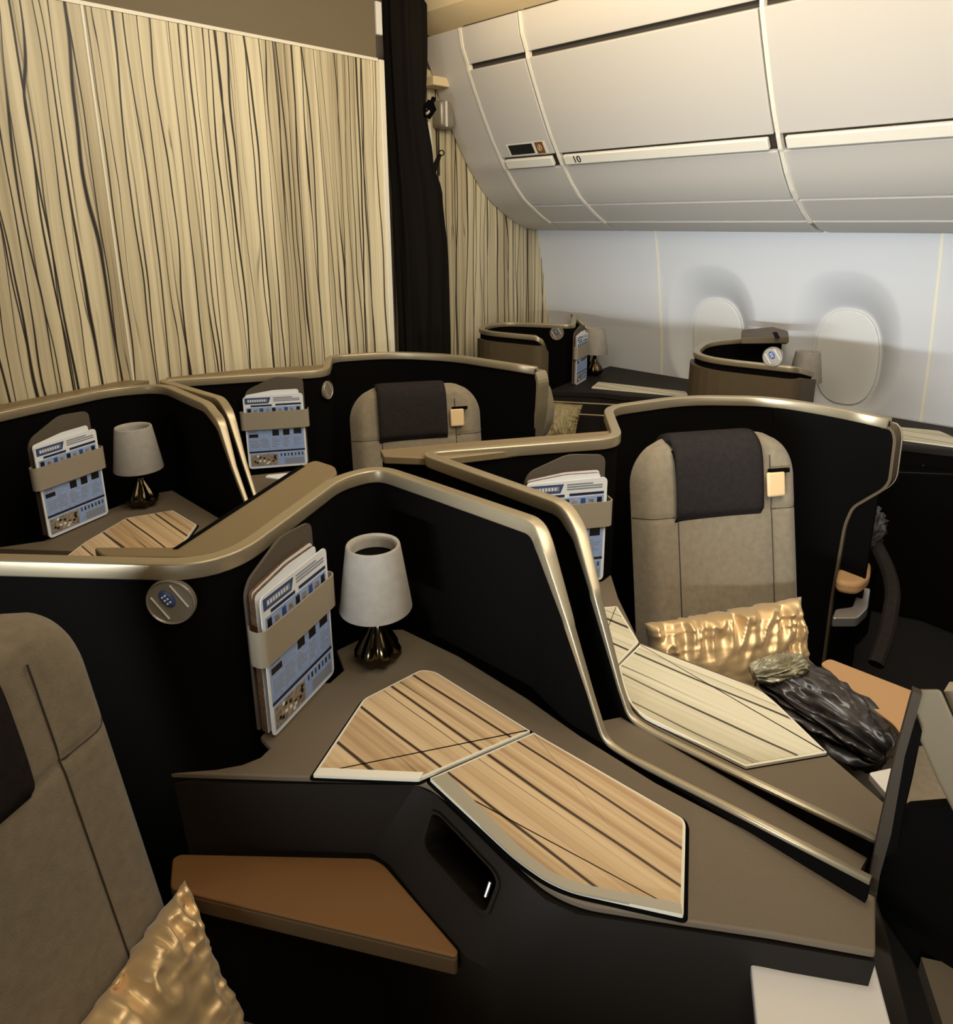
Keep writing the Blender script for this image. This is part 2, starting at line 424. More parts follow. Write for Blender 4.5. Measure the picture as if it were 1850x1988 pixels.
b2 = bin_unit(2.388, 1.30, 'long pale overhead locker with a row number beside the locker nearest the striped wall')
b3 = bin_unit(1.29, .2, 'pale overhead locker over the middle of the windows')
b4 = bin_unit(.19, -.9, 'pale overhead locker farthest from the striped wall')
# end fairing between the wall and first bin
bm = NB()
o0 = [(p[0], p[1]) for p in FULL]
i0 = [(p[0] - .035 - .03 * (1 - i / (len(FULL) - 1)), p[1] - .03) for i, p in enumerate(FULL)]
rA = [(x, 2.79, z) for x, z in o0] + [(3.46, 2.79, 2.55)]
rB = [(x, 3.055, z) for x, z in o0] + [(3.46, 3.055, 2.55)]
add_loft(bm, [rA, rB])
fr = obj('locker_end_fairing', bm, bin_m, None, bevel=.003)
tag(fr, 'smooth pale curved end fairing joining the overhead lockers to the striped wall', 'end panel')
# placards
def on_prof(z, y, out):
    for (x0, z0), (x1, z1) in zip(FULL[:-1], FULL[1:]):
        if z1 <= z <= z0:
            t = (z0 - z) / (z0 - z1); dx, dz = x1 - x0, z1 - z0; L = math.hypot(dx, dz)
            return Vector((x0 + (x1 - x0) * t + dz / L * out, y, z - dx / L * out))
def placard(name, ya, yb, za, zb, mat, par, out=.006):
    bm = NB(); q = [on_prof(za, ya, out), on_prof(za, yb, out), on_prof(zb, yb, out), on_prof(zb, ya, out)]
    add_prism(bm, q, (.004, 0, .002)); return obj(name, bm, mat, par)
placard('placard_surround', 2.70, 2.44, 2.045, 1.992, rib_m, b1, .0055)
placard('exit_placard', 2.685, 2.525, 2.040, 1.997, ink_m, b1, .008)
pl = placard('life_vest_placard', 2.505, 2.455, 2.043, 1.994, plac_m, b1, .008)
bm = NB(); c = on_prof(2.019, 2.48, .0095)
tx = (on_prof(2.0, 2.48, .0095) - on_prof(2.04, 2.48, .0095)).normalized()
loop = [c + Vector((0, 1, 0)) * (-.012 * math.sin(a)) + tx * (.016 * math.cos(a)) for a in [i * math.pi / 8 for i in range(16)]]
add_tube(bm, loop + [loop[0]], .0016, 6); add_tube(bm, [c - tx * .008, c + tx * .008], .0025, 6)
obj('vest_symbol', bm, tab_m, b1)
fc = bpy.data.curves.new('row_number', 'FONT'); fc.body = '10'; fc.size = .05; fc.extrude = .0008; fc.align_x = 'LEFT'
tmp = bpy.data.objects.new('tmp', fc); C.objects.link(tmp)
dg = bpy.context.evaluated_depsgraph_get(); me = bpy.data.meshes.new_from_object(tmp.evaluated_get(dg)); bpy.data.objects.remove(tmp)
me.materials.clear(); me.materials.append(ink_m)
rn = bpy.data.objects.new('row_number', me); C.objects.link(rn); rn.parent = b2
p0 = on_prof(1.945, 2.30, .014); xv = Vector((0, -1, 0)); yv = (on_prof(1.97, 2.3, .014) - on_prof(1.94, 2.3, .014)).normalized()
rn.matrix_local = Matrix.Translation(p0 - wloc(b2)) @ Matrix((xv, yv, xv.cross(yv))).transposed().to_4x4()

# small fittings by the curtain
t = thing('loudspeaker_box', 'small grey box mounted high on the striped wall beside the curtain', 'box', (2.64, 3.0, 2.13))
bm = NB(); add_box(bm, (2.655, 3.02, 2.20), (.052, 0, 0), (0, .038, 0), (0, 0, .068)); obj('box_body', bm, lens_m, t, bevel=.02)
bm = NB(); add_box(bm, (2.636, 2.978, 2.20), (.007, 0, 0), (0, .004, 0), (0, 0, .062)); obj('white_stripe', bm, white_pl, t, bevel=.002)
bm = NB(); add_box(bm, (2.60, 3.0, 2.345), (.07, 0, 0), (0, .05, 0), (0, 0, .022)); br = obj('mounting_bracket', bm, cove_m, None, bevel=.006)
tag(br, 'cream bracket block above the small grey box at the locker end', 'bracket')
bm = NB(); add_tube(bm, [(2.625, 3.03, 2.13), (2.625, 3.03, 1.9)], .004, 6)
cb = obj('cable', bm, seam_m); tag(cb, 'thin dark cable running down from the small grey box', 'cable')

# curtain
CUR = [(2.80, 2.20, 2.44), (2.5, 2.195, 2.44), (2.2, 2.20, 2.42), (1.95, 2.205, 2.46), (1.8, 2.21, 2.52), (1.48, 2.215, 2.555), (1.0, 2.22, 2.555), (.05, 2.22, 2.56)]
def curx(z):
    for (z0, a0, b0), (z1, a1, b1_) in zip(CUR[:-1], CUR[1:]):
        if z >= z1:
            t = (z0 - z) / (z0 - z1); t = t * t * (3 - 2 * t); return a0 + (a1 - a0) * t, b0 + (b1_ - b0) * t
    return CUR[-1][1:]
t = thing('curtain', 'black gathered cabin curtain hanging between the two striped walls', 'curtain', (2.4, 2.9, 0.05))
bm = NB(); rings = []
for i in range(60):
    z = 2.70 - 2.65 * i / 59; a, b = curx(z); ring = []
    for k in range(100):
        an = k * 2 * math.pi / 100; u = math.cos(an); v = math.sin(an)
        f = .018 * math.sin(an * 9 + .6 * math.sin(z * 3)) + .006 * math.sin(an * 17 + z * 4)
        f *= .7 + .3 * min(1, (2.7 - z))
        ring.append(((a + b) / 2 + ((b - a) / 2 - .012 + f * .5) * u, 2.9 + (.065 + f) * v, z))
    rings.append(ring)
add_loft(bm, rings); obj('curtain_cloth', bm, curt_m, t, smooth=True)
bm = NB(); rings = []
for i in range(4):
    z = 2.735 - .015 * i; rings.append([(2.32 + (.125 + .008 * math.sin(k * 1.9)) * math.cos(k * 2 * math.pi / 40), 2.9 + (.07 + .006 * math.sin(k * 2.7)) * math.sin(k * 2 * math.pi / 40), z + .008 * math.sin(k * 2.3)) for k in range(40)])
add_loft(bm, rings); obj('heading_tape', bm, cove_m, t, label='cream frayed heading tape')
bm = NB(); add_tube(bm, [atY(*q, 2.88) for q in ((838, 335), (845, 322), (850, 310), (854, 300))], [.02, .014, .012, .009], 8)
ring = [atY(857 + 5 * math.cos(a), 297 + 5 * math.sin(a), 2.87) for a in [i * math.pi / 8 for i in range(17)]]
add_tube(bm, ring, .003, 6); obj('tieback', bm, curt_m, t, label='black tie-back with a ring')
t = thing('buckle', 'black buckle with a silver clip hanging at the curtain edge', 'buckle', tuple(atY(832, 225, 2.85)))
bm = NB()
for q in (((842, 190), (836, 205), (828, 225)), ((838, 200), (843, 212), (832, 228)), ((828, 225), (822, 212), (834, 197))):
    add_tube(bm, [atY(*p, 2.85) for p in q], .011, 8)
obj('buckle_loop', bm, black_m, t, smooth=True)
bm = NB(); add_tube(bm, [atY(827, 222, 2.83), atY(833, 216, 2.83)], .007, 8); obj('silver_clip', bm, chrome_m, t)
bm = NB(); add_prism(bm, [atY(*q, 2.98) for q in ((820, 232), (836, 238), (843, 330), (832, 300))], (0, .01, 0))
o = obj('white_strap', bm, white_pl); tag(o, 'white hanging strap tapering to a point beside the curtain', 'strap')

# ------------------------------------------------------------------ builders for the fittings of a suite
def disc(parent, c, n, r, blue=True):
    """reading light flush on a wall: centre c, outward normal n"""
    c = Vector(c); n = Vector(n).normalized(); u = Vector((0, 0, 1)).cross(n).normalized(); v = n.cross(u)
    def circ(rad, h, k=40): return [c + n * h + (u * math.cos(a) + v * math.sin(a)) * rad for a in [i * 2 * math.pi / k for i in range(k)]]
    bm = NB(); add_loft(bm, [circ(r, -.004), circ(r, .004), circ(r * .96, .007), circ(r * .9, .0045)]); rl = obj('reading_light', bm, lens_m, parent, label='round grey reading light with a blue glint')
    bm = NB()
    for s in (-1, 1):
        d = (u * .55 - v * .83); e = (u * .83 + v * .55)
        add_tube(bm, [c + n * .006 + e * s * r * .5 - d * r * .62, c + n * .006 + e * s * r * .5 + d * r * .55], r * .04, 6)
    obj('light_slot', bm, lens_hi, rl)
    if blue:
        bm = NB(); cc = c - u * r * .1 + v * r * .18; d = (u * .55 - v * .83); e = (u * .83 + v * .55)
        k = 24; add_loft(bm, [[cc + n * h + d * math.cos(a) * r * .42 * s + e * math.sin(a) * r * .26 * s for a in [i * 2 * math.pi / k for i in range(k)]] for h, s in ((.002, 1), (.0065, 1), (.009, .7))])
        obj('blue_lens', bm, blue_m, rl)
        bm = NB()
        for i in (-1, 0, 1):
            for j in (-.5, .5):
                q = cc + n * .0095 + d * i * r * .17 + e * j * r * .14; add_loft(bm, [[q + n * h + (d * math.cos(a) + e * math.sin(a)) * r * .06 * s for a in [m * math.pi / 4 for m in range(8)]] for h, s in ((-.002, 1), (.001, .6))])
        obj('led_dots', bm, paper_m, rl)

def lamp(x, y, z, label, s=1.0, group='table lamps on the suite consoles'):
    t = thing('table_lamp', label, 'lamp', (x, y, z), group)
    bm = NB(); prof = [(.020, 0), (.036, .006), (.047, .022), (.046, .036), (.036, .056), (.022, .076), (.012, .094), (.009, .112)]
    add_lathe(bm, (x, y, z), [(r * s, h * s) for r, h in prof], 70, 7, .22); obj('lamp_base', bm, bronze_m, t, smooth=True)
    bm = NB(); add_lathe(bm, (x, y, z), [(.010 * s, .105 * s), (.010 * s, .15 * s)], 16); obj('lamp_stem', bm, bronze_m, t, smooth=True)
    bm = NB(); add_lathe(bm, (x, y, z), [(r * s, h * s) for r, h in [(.0745, .128), (.0755, .13), (.0555, .268), (.054, .272), (.0505, .272), (.047, .268), (.044, .262), (.066, .135)]], 56, caps=False)
    sh = obj('lamp_shade', bm, shade_m, t, smooth=True)
    bm = NB(); add_lathe(bm, (x, y, z), [(.004 * s, .24 * s), (.0452 * s, .24 * s), (.0452 * s, .244 * s), (.004 * s, .244 * s)], 40); obj('shade_top_disc', bm, black_m, sh)
    bm = NB(); add_lathe(bm, (x, y, z), [(.004 * s, .135 * s), (.0655 * s, .135 * s), (.0655 * s, .139 * s), (.004 * s, .139 * s)], 40); obj('shade_bottom_disc', bm, black_m, sh)
    return t

def magazines(bl, br, z0, h, n, shell, labels, strap=True, thick=.022, pocket_up=.05, curl=0, wrap=0.0):
    """bl, br: bottom left / right corners (xy) as seen; n: direction towards the viewer"""
    bl = Vector((*bl, z0)); br = Vector((*br, z0)); u = (br - bl); W = u.length; u.normalize(); v = Vector((0, 0, 1)); n = Vector((*n, 0)).normalized()
    n = (n - u * n.dot(u)).normalized()
    def pt(a, b, d=0): return bl + u * (a * W) + v * (b * h) + n * d
    # pocket back board, on the shell
    bm = NB(); k = .18
    poly = fillet([pt(.02, .02, -thick), pt(.02, .98, -thick), pt(.09, 1.06, -thick), pt(.55, 1.09 + pocket_up / h, -thick), pt(1.02, 1.06 + pocket_up / h, -thick), pt(1.02, .02, -thick)], .02, 4)
    add_prism(bm, poly, n * -.006); pk = obj('literature_pocket', bm, pocket_m, shell, label='taupe leather literature pocket')
    if strap:
        bm = NB(); o = []
        loop = [pt(.01, .66, -thick), pt(-.06, .66, -thick * .6), pt(-.07, .66, .0), pt(-.03, .66, .008), pt(.5, .66, .009), pt(1.03, .66, .008), pt(1.075, .66, 0), pt(1.07, .66, -thick)]
        loop = fillet(loop, .006, 3)
        hh = .034
        inner = []
        for i, p in enumerate(loop):
            a = loop[max(0, i - 1)]; b = loop[min(len(loop) - 1, i + 1)]; tt = (b - a).normalized(); q = tt.cross(v).normalized()
            inner.append([p - v * hh + q * .0015, p + v * hh + q * .0015, p + v * hh - q * .0015, p - v * hh - q * .0015])
        add_loft(bm, inner); obj('pocket_strap', bm, strap_m, pk, label='grey leather strap across the pocket')
    # booklets behind
    for k, (lab, col) in enumerate(labels[1:]):
        d0 = -thick + .003 + k * .008
        bm = NB(); poly = fillet([pt(.035 - .01 * k, .01, d0), pt(.035 - .01 * k, .985 + .01 * (1 - k), d0), pt(.5, 1.045 - .015 * k, d0), pt(.93, 1.045 - .02 * k, d0), pt(.985, .01, d0)], .01, 4)
        add_prism(bm, poly, n * .006, 0)
        o = obj('magazine', bm, brown_page, None); tag(o, lab, 'magazine', 'magazines in the literature pockets')
        bm = NB(); add_prism(bm, [q + n * .0062 for q in poly], n * .0006); bm2 = obj('cover', bm, paper_m, None); bm2.parent = o
    # leading card
    t = thing('safety_card', labels[0][0], 'leaflet', tuple(bl), 'blue printed safety cards in the literature pockets')
    bm = NB(); poly = fillet([pt(0, 0, 0), pt(0, .985, 0), pt(1, 1.0, 0), pt(1, 0, 0)], .014, 5, closed=True); add_prism(bm, poly, n * -.0022); obj('card_sheet', bm, paper_m, t)
    def r(bm, a0, a1, b0, b1, mi, d=.0006, skew=0): add_prism(bm, [pt(a0, b0, d), pt(a1 - skew, b0, d), pt(a1, b1, d), pt(a0, b1, d)], n * .0003, mi)
    bm = NB(); R = random.Random(5)
    r(bm, .03, .46, .885, .965, 1, skew=.04); r(bm, .07, .40, .905, .945, 3, .0010)
    for q in range(8): r(bm, .08 + q * .038, .10 + q * .038, .912, .938, 0, .0014)
    for q, (a, b) in enumerate(((.5, .82), (.5, .94), (.5, .94))): r(bm, a, b, .95 - q * .022, .962 - q * .022, 5)
    r(bm, .12, .47, .845, .868, 2); r(bm, .53, .96, .848, .872, 2)
    r(bm, .04, .96, .69, .835, 6, .0005)
    for q in range(9):
        a = .06 + q * .102; r(bm, a, a + .06, .76, .82 - .015 * (q % 2), (4, 7, 1, 7)[q % 4], .0009)
    r(bm, .03, .97, .24, .565, 6, .0005); r(bm, .03, .97, .545, .575, 2, .0009)
    r(bm, .05, .20, .43, .475, 4, .0009); r(bm, .44, .55, .44, .52, 4, .0009); r(bm, .62, .73, .44, .52, 4, .0009); r(bm, .80, .93, .45, .525, 4, .0009)
    r(bm, .06, .18, .495, .52, 5, .0009)
    for c0 in (.24, .42, .61, .79):
        for q in range(6):
            ln = .06 + R.random() * .09; r(bm, c0, c0 + ln, .40 - q * .022, .408 - q * .022, 5, .0009)
    for q in range(5): r(bm, .06, .2 + R.random() * .05, .38 - q * .022, .388 - q * .022, 5, .0009)
    r(bm, .03, .97, .215, .24, 2, .0009)
    r(bm, .04, .96, .03, .205, 6, .0005); r(bm, .05, .5, .04, .19, 7, .0009); r(bm, .62, .94, .04, .12, 3, .0008)
    for q in range(7): r(bm, .55 + q * .06, .575 + q * .06, .15, .19, 4 if q % 2 else 1, .0010)
    for q in range(14): a = .07 + R.random() * .38; b = .05 + R.random() * .11; r(bm, a, a + .035, b, b + .025, 4 if q % 3 else 0, .0012)
    obj('printed_face', bm, [paper_m, blue_m, navy_m, grey_ink, ink_m, grey_ink, pale_blue, photo_m], t)
    return t

def seat(cx, cy, z0, face, lean, W, ztop, label, tab=True, t=.11, cushion=True, hx=(-.60, .42), cd=0, cl=.42):
    """cx,cy,z0: bottom middle of the backrest front; face: horizontal facing direction; lean: backward slope"""
    f = Vector((*face, 0)).normalized(); r = Vector((0, 0, 1)).cross(f).normalized() * 1.0   # r: image-left to right for a viewer facing the seat
    r = Vector((f.y, -f.x, 0)) * -1
    root = thing('airline_seat', label, 'seat', (cx, cy, 0), 'taupe suite seats')
    b0 = Vector((cx, cy, z0)); up = (Vector((0, 0, 1)) - f * lean).normalized(); nn = r.cross(up).normalized()
    if nn.dot(f) < 0: nn = -nn
    Hh = (ztop - z0) / up.z; hw = W / 2; R = .13
    def wid(s):
        e = s - (Hh - R)
        return hw if e <= 0 else hw - R + math.sqrt(max(0, R * R - e * e)) * 1.0
    def pos(x, s, d): return b0 + r * x + up * s + nn * d
    def dep(x, s):    # front surface depth
        u = x / hw
        d = .012 * (1 - u * u)
        d += .022 * math.exp(-((abs(u) - .86) / .14) ** 2)          # side bolsters
        d -= .007 * math.exp(-((abs(u) - .56) / .022) ** 2)          # vertical seams
        d -= .005 * math.exp(-((s - Hh * .66) / .006) ** 2)          # cross seam
        return d
    bm = NB(); rings = []; NS = 64
    ss = [Hh * i / 80 for i in range(78)] + [Hh - .006, Hh - .002, Hh - .0003]
    for s in ss:
        wd = wid(s); k = min(1, max(.12, (Hh - s) / .035) ** .5); ring = []
        M = 46
        for i in range(M + 1):
            a = -1 + 2 * i / M; x = wd * math.sin(a * math.pi / 2) ; 
            edge = (1 - abs(math.sin(a * math.pi / 2)) ** 7)
            ring.append(pos(x, s, -t / 2 + (t / 2 + dep(x, s)) * edge * k))
        for i in range(1, 20):
            a = 1 - 2 * i / 20; x = wd * math.sin(a * math.pi / 2); edge = (1 - abs(math.sin(a * math.pi / 2)) ** 5)
            ring.append(pos(x, s, -t / 2 - t / 2 * edge * k))
        rings.append(ring)
    add_loft(bm, rings); bk = obj('backrest', bm, seat_m, root, smooth=True)
    # headrest cover draped over the top
    x0, x1 = hw * hx[0], hw * hx[1]
    fr = [(dep(0, Hh * .66) + .006, Hh * .655), (.030, Hh * .68), (.034, Hh * .76), (.034, Hh * .9), (.026, Hh * .965), (-.01, Hh + .012), (-.06, Hh + .013), (-t - .004, Hh - .02), (-t - .008, Hh * .8)]
    frs = fillet([Vector((0, d, s)) for d, s in fr], .03, 5)
    inn = [Vector((0, p.y - (.012 if i < len(frs) * .55 else -.004) , p.z - (.014 if .3 < i / len(frs) < .85 else 0))) for i, p in enumerate(frs)]
    bm = NB(); rows = []; K = 22
    for i in range(K + 1):
        x = x0 + (x1 - x0) * i / K; e = min(1, min(x - x0, x1 - x) / .02); e = math.sqrt(max(.1, e))
        rows.append([pos(x, p.z - (1 - e) * .004, p.y - (1 - e) * .006 - .02 * (x / hw) ** 2 * 0) for p in frs] + [pos(x, p.z - .012, p.y) for p in inn[::-1]])
    add_loft(bm, rows); obj('headrest_cover', bm, head_m, bk, smooth=True)
    def front(x, s_):
        wd = wid(s_); k_ = min(1, max(.12, (Hh - s_) / .035) ** .5); return -t / 2 + (t / 2 + dep(x, s_)) * (1 - min(1, abs(x / wd)) ** 7) * k_
    for sx in (-1, 1):
        bm = NB(); add_tube(bm, [pos(sx * hw * .56, q * Hh / 30, front(sx * hw * .56, q * Hh / 30) + .0058) for q in range(1, 28)], .0014, 6); obj('seam', bm, seam_m, bk)
        bm = NB(); add_tube(bm, [pos(sx * hw * (.56 + .43 * q / 11), Hh * .66, front(sx * hw * (.56 + .43 * q / 11), Hh * .66)) for q in range(12)], .0016, 6); obj('seam', bm, seam_m, bk)
    if tab:
        bm = NB(); xc, sc = hw * .57, Hh * .775
        add_box(bm, pos(xc + .012, sc + .036, .024), r * .030, up * .006, nn * .006); obj('tab_slot', bm, black_m, bk)
        bm = NB(); add_box(bm, pos(xc, sc, .027), r * .027, up * .034, nn * .006); obj('headrest_tab', bm, tab_m, bk, bevel=.006, label='pale tan leather tab')
    if cushion:
        bm = NB(); poly = [b0 + r * (-hw) + f * -.05, b0 + r * hw + f * -.05, b0 + r * hw + f * cl, b0 + r * -hw + f * cl]
        poly = fillet([Vector((p.x, p.y, z0 - .12 - cd)) for p in poly], .05, 4, closed=True); add_prism(bm, poly, (0, 0, .11)); obj('seat_cushion', bm, seat_m, root, bevel=.025)
        bm = NB(); add_box(bm, b0 + f * .15 + Vector((0, 0, -(z0 - .12) / 2 - .12 - cd / 2)), r * hw * .9, f * .14, Vector((0, 0, (z0 - .13 - cd) / 2))); obj('seat_base', bm, shell_m, root)
    return root

def pillow(corner, eu, ev, nrm, T, label, seed, mat=None, wr=.017):
    """corner + eu + ev span the pillow; nrm its thickness direction"""
    c0, eu, ev, nrm = Vector(corner), Vector(eu), Vector(ev), Vector(nrm).normalized()
    bm = NB(); N = 90; layers = []
    for sgn in (1, -1):
        g = []
        for j in range(N + 1):
            row = []
            for i in range(N + 1):
                a, b = i / N * 2 - 1, j / N * 2 - 1
                e = max(0, (1 - a * a) * (1 - b * b)) ** .42
                pin = 1 - .05 * (1 - abs(a) ** 2) * abs(b) ** 3 ; pin2 = 1 - .05 * (1 - abs(b) ** 2) * abs(a) ** 3
                p = c0 + eu * (.5 + a * pin2 / 2) + ev * (.5 + b * pin / 2)
                # folds radiating from the edges, strong near them
                edge = max(abs(a), abs(b)); q = Vector((a * 3.2 + seed, b * 3.2, seed))
                wv = noise.noise(Vector((a * 7 + seed, b * 2.2, 0))) * (b < 0 and 1 or .6) + .6 * noise.noise(Vector((a * 2.5, b * 8, seed)))
                fl = 1 - abs(noise.noise(Vector((a * 6.5 + .8 * b + seed, b * 1.3, seed * 2)))) * 3.2      # long sharp folds running down
                fl2 = 1 - abs(noise.noise(Vector((a * 1.6 + seed, b * 5.5 + a, seed * 3)))) * 3.2
                wv = wv * .5 + fl * 1.1 * max(0, .5 - b * .7) + fl2 * .5 * abs(a)
                d = sgn * (T / 2 * e) + sgn * wr * wv * min(1, e * 2.2) * (.35 + .9 * edge ** 2)
                row.append(bm.verts.new(p + nrm * d))
            g.append(row)
        layers.append(g)
        for j in range(N):
            for i in range(N): bm.faces.new((g[j][i], g[j][i + 1], g[j + 1][i + 1], g[j + 1][i]))
    bmesh.ops.remove_doubles(bm, verts=bm.verts, dist=.0006)
    o = obj('pillow', bm, mat or satin_m, None, smooth=True); tag(o, label, 'pillow', 'gold satin pillows on the seats'); return o

# ------------------------------------------------------------------ suite A : nearest console, left of the centre divider
A = thing('suite_shell', 'nearest dark suite shell with a champagne rim, round reading light and lamp in its corner', 'suite shell', (.5, 1.2, 0), 'dark suite shells with champagne rims')
XA1, XA2 = .925, .905
rim = fillet([at(-420, 1040, ZR), at(-100, 1078, ZR), at(425, 1092, ZR), at(655, 925, ZR), at(735, 905, ZR), at(805, 928, ZR), at(1030, 1004, ZR)], [0, .1, .10, .09, .06, .06, .02], 8)
desc = [atX(1064, 1056, XA1), atX(1110, 1210, XA2), atX(1152, 1352, XA2), atX(1178, 1436, XA2), atX(1215, 1462, XA2), atX(1400, 1555, XA2), atX(1690, 1703, XA2)]
k0 = rim[-1]; corner = Vector((k0.x, k0.y - .02, ZR))
pathA = fillet(rim[:-1] + [corner] + desc, [0] * (len(rim) - 1) + [.03, .03, .01, .01, .05, .05, .0, 0], 5)
shell_parts(A, pathA, .024, .030)
bm = NB(); add_prism(bm, fillet([at(*q, 1.098) for q in ((180, 1062), (345, 1062), (585, 903), (612, 893), (650, 905), (655, 918), (430, 1082), (200, 1080))], .015, 4, closed=True), (0, 0, -.015)); obj('rim_ledge', bm, ledge_m, A, bevel=.004)
bm = NB(); add_prism(bm, [at(*q, 1.0985) for q in ((335, 1066), (345, 1066), (592, 905), (584, 903))], (0, 0, .001)); obj('ledge_seam', bm, black_m, A)
nA = Vector((.5, -.87, 0))
# reading light sits on the wall left of the pocket
cdisc = None
def on_wall(path, px, py, off):
    """point of the shell wall behind pixel (px,py), inner face"""
    best = None
    for a, b in zip(path[:-1], path[1:]):
        d = Vector((b.x - a.x, b.y - a.y)); 
        if d.length < 1e-5: continue
        rr = ray(px, py); # intersect vertical plane a-b
        nx, ny = -d.y, d.x; den = rr.x * nx + rr.y * ny
        if abs(den) < 1e-9: continue
        k = (a.x * nx + a.y * ny) / den
        if k <= 0: continue
        p = EYE + rr * k; s = ((p.x - a.x) * d.x + (p.y - a.y) * d.y) / d.length_squared
        if -.02 <= s <= 1.02 and .2 < p.z < 1.2 and (best is None or k < best[0]):
            n = Vector((nx, ny, 0)).normalized()
            if n.dot(-rr) < 0: n = -n
            best = (k, p + n * off, n)
    return best[1], best[2]
p, n = on_wall(pathA, 339, 1160, .012); disc(A, p, n, .041)
lamp(.76, 1.105, .752, 'largest table lamp, grey shade on a ribbed bronze base beside the nearest safety card', 1.0)
magazines((.482, 1.042), (.668, 1.132), .756, .285, (.45, -.9), A,
          [('blue printed safety card strapped in the nearest pocket, left of the largest lamp', 0),
           ('brown edged magazine behind the nearest safety card, against the pocket board', 0), ('thick booklet directly behind the nearest safety card', 0)], thick=.032, pocket_up=.03)

def console(label, top_poly, z1, front_top, front_bot, zt, zb_, cub=None, root_loc=(.6, .8, 0)):
    t = thing('side_console', label, 'console', root_loc, 'side consoles with striped veneer plates')
    bm = NB(); zprism(bm, top_poly, z1 - .014, z1); obj('console_top', bm, top_m, t, bevel=.003)
    return t
# console A top outline
edge = fillet([at(*q, .75) for q in ((330, 1500), (600, 1508), (822, 1514), (905, 1575), (1000, 1668), (1062, 1724), (1130, 1755), (1330, 1787), (1500, 1812), (1700, 1848))], [0, 0, .03, .02, 0, .03, .03, .0, 0, 0], 5)
backp = [at(1700, 1740, .75), Vector((.885, .5, .75)), Vector((.885, .66, .75)), Vector((.895, .80, .75)), Vector((.895, 1.0, .75)), Vector((.875, 1.17, .75)), Vector((.83, 1.205, .75)), Vector((.72, 1.205, .75)), at(668, 1300, .75), at(640, 1325, .75), Vector((.62, 1.145, .75)), Vector((.47, 1.07, .75)), at(524, 1452, .75), at(505, 1470, .75), at(470, 1484, .75), at(420, 1493, .75)]
tA = thing('side_console', 'nearest console with two warm striped veneer plates and a dark cubby', 'console', (.7, .7, 0), 'side consoles with striped veneer plates')
bm = NB(); zprism(bm, edge + backp, .738, .75); obj('console_top', bm, top_m, tA, bevel=.003)
# skirt under the top
T = [(338, 1520), (600, 1522), (806, 1524), (845, 1542), (900, 1594), (1000, 1694), (1060, 1748), (1120, 1775), (1300, 1802), (1500, 1834), (1700, 1868)]
B = [(366, 1650), (560, 1650), (722, 1656), (755, 1680), (822, 1764), (905, 1858), (960, 1890), (1010, 1906), (1200, 1960), (1420, 2010), (1640, 2060)]
ZT, ZB = .732, .60
ft = [at(*q, ZT) for q in T]; fb = [at(*q, ZB) for q in B]
backT = [Vector((.90, .19, ZT)), Vector((.875, .66, ZT)), Vector((.87, 1.1, ZT)), Vector((.7, 1.15, ZT)), at(512, 1486, ZT)]
bm = NB(); top = ft + backT
bot = fb + [Vector((v.x - .02 * (v.x > .8), v.y, ZB)) for v in backT]
cz = Vector((.66, .8, 0)); bot2 = [Vector((cz.x + (v.x - cz.x) * .93, cz.y + (v.y - cz.y) * .97, .02)) for v in bot]
add_loft(bm, [top, bot, bot2]); body = obj('console_body', bm, body_m, tA)
# cubby, cut into the slanted face
cubpx = [(842, 1578), (858, 1585), (958, 1690), (968, 1712), (947, 1768), (934, 1766), (830, 1650), (826, 1632)]
cn = (at(900, 1594, ZT) - at(900, 1594, ZT)); 
fdir = Vector((-.62, -.60, .0)).normalized()
pts = []
def on_face(px, py):
    q0, q1, q2 = at(845, 1542, ZT), at(1000, 1694, ZT), at(822, 1764, ZB)
    nn = (q1 - q0).cross(q2 - q0).normalized(); d = ray(px, py); k = (q0 - EYE).dot(nn) / d.dot(nn); return EYE + d * k, nn
fc_ = [on_face(*q)[0] for q in cubpx]; fn = on_face(900, 1650)[1]
if fn.dot(EYE - fc_[0]) < 0: fn = -fn
fc_ = fillet(fc_, .008, 4, closed=True)
cutb = NB(); add_prism(cutb, [p + fn * .05 for p in fc_], -fn * .14)
cut = obj('cut', cutb, body_m)
md = body.modifiers.new('b', 'BOOLEAN'); md.object = cut; md.operation = 'DIFFERENCE'; md.solver = 'EXACT'
bpy.context.view_layer.update(); dg = bpy.context.evaluated_depsgraph_get()
nm = bpy.data.meshes.new_from_object(body.evaluated_get(dg)); body.modifiers.clear(); body.data = nm; bpy.data.objects.remove(cut)
for p_ in nm.polygons: p_.use_smooth = True
nm.set_sharp_from_angle(angle=math.radians(24))
bm = NB(); cen = sum(fc_, Vector()) / len(fc_)
o1 = [cen + (p - cen) * 1.08 for p in fc_]
add_loft(bm, [[p - fn * .002 for p in o1], [p + fn * .004 for p in o1], [p + fn * .004 for p in fc_], [p - fn * .08 for p in fc_]], caps=False); obj('cubby_surround', bm, body_m, tA)
bm = NB(); add_prism(bm, [p - fn * .079 for p in fc_], -fn * .003); obj('cubby_back', bm, black_m, tA)
bm = NB(); hb = [on_face(935, 1715)[0] - fn * .02, on_face(925, 1745)[0] - fn * .02]; add_tube(bm, hb, .003, 8); obj('cubby_latch', bm, chrome_m, tA)
# lower grab bar
bm = NB(); add_tube(bm, [at(1118, 1862, .64), at(1160, 1868, .64), at(1440, 1895, .64)], [.004, .009, .008], 10); obj('grab_bar', bm, shell_out, tA)

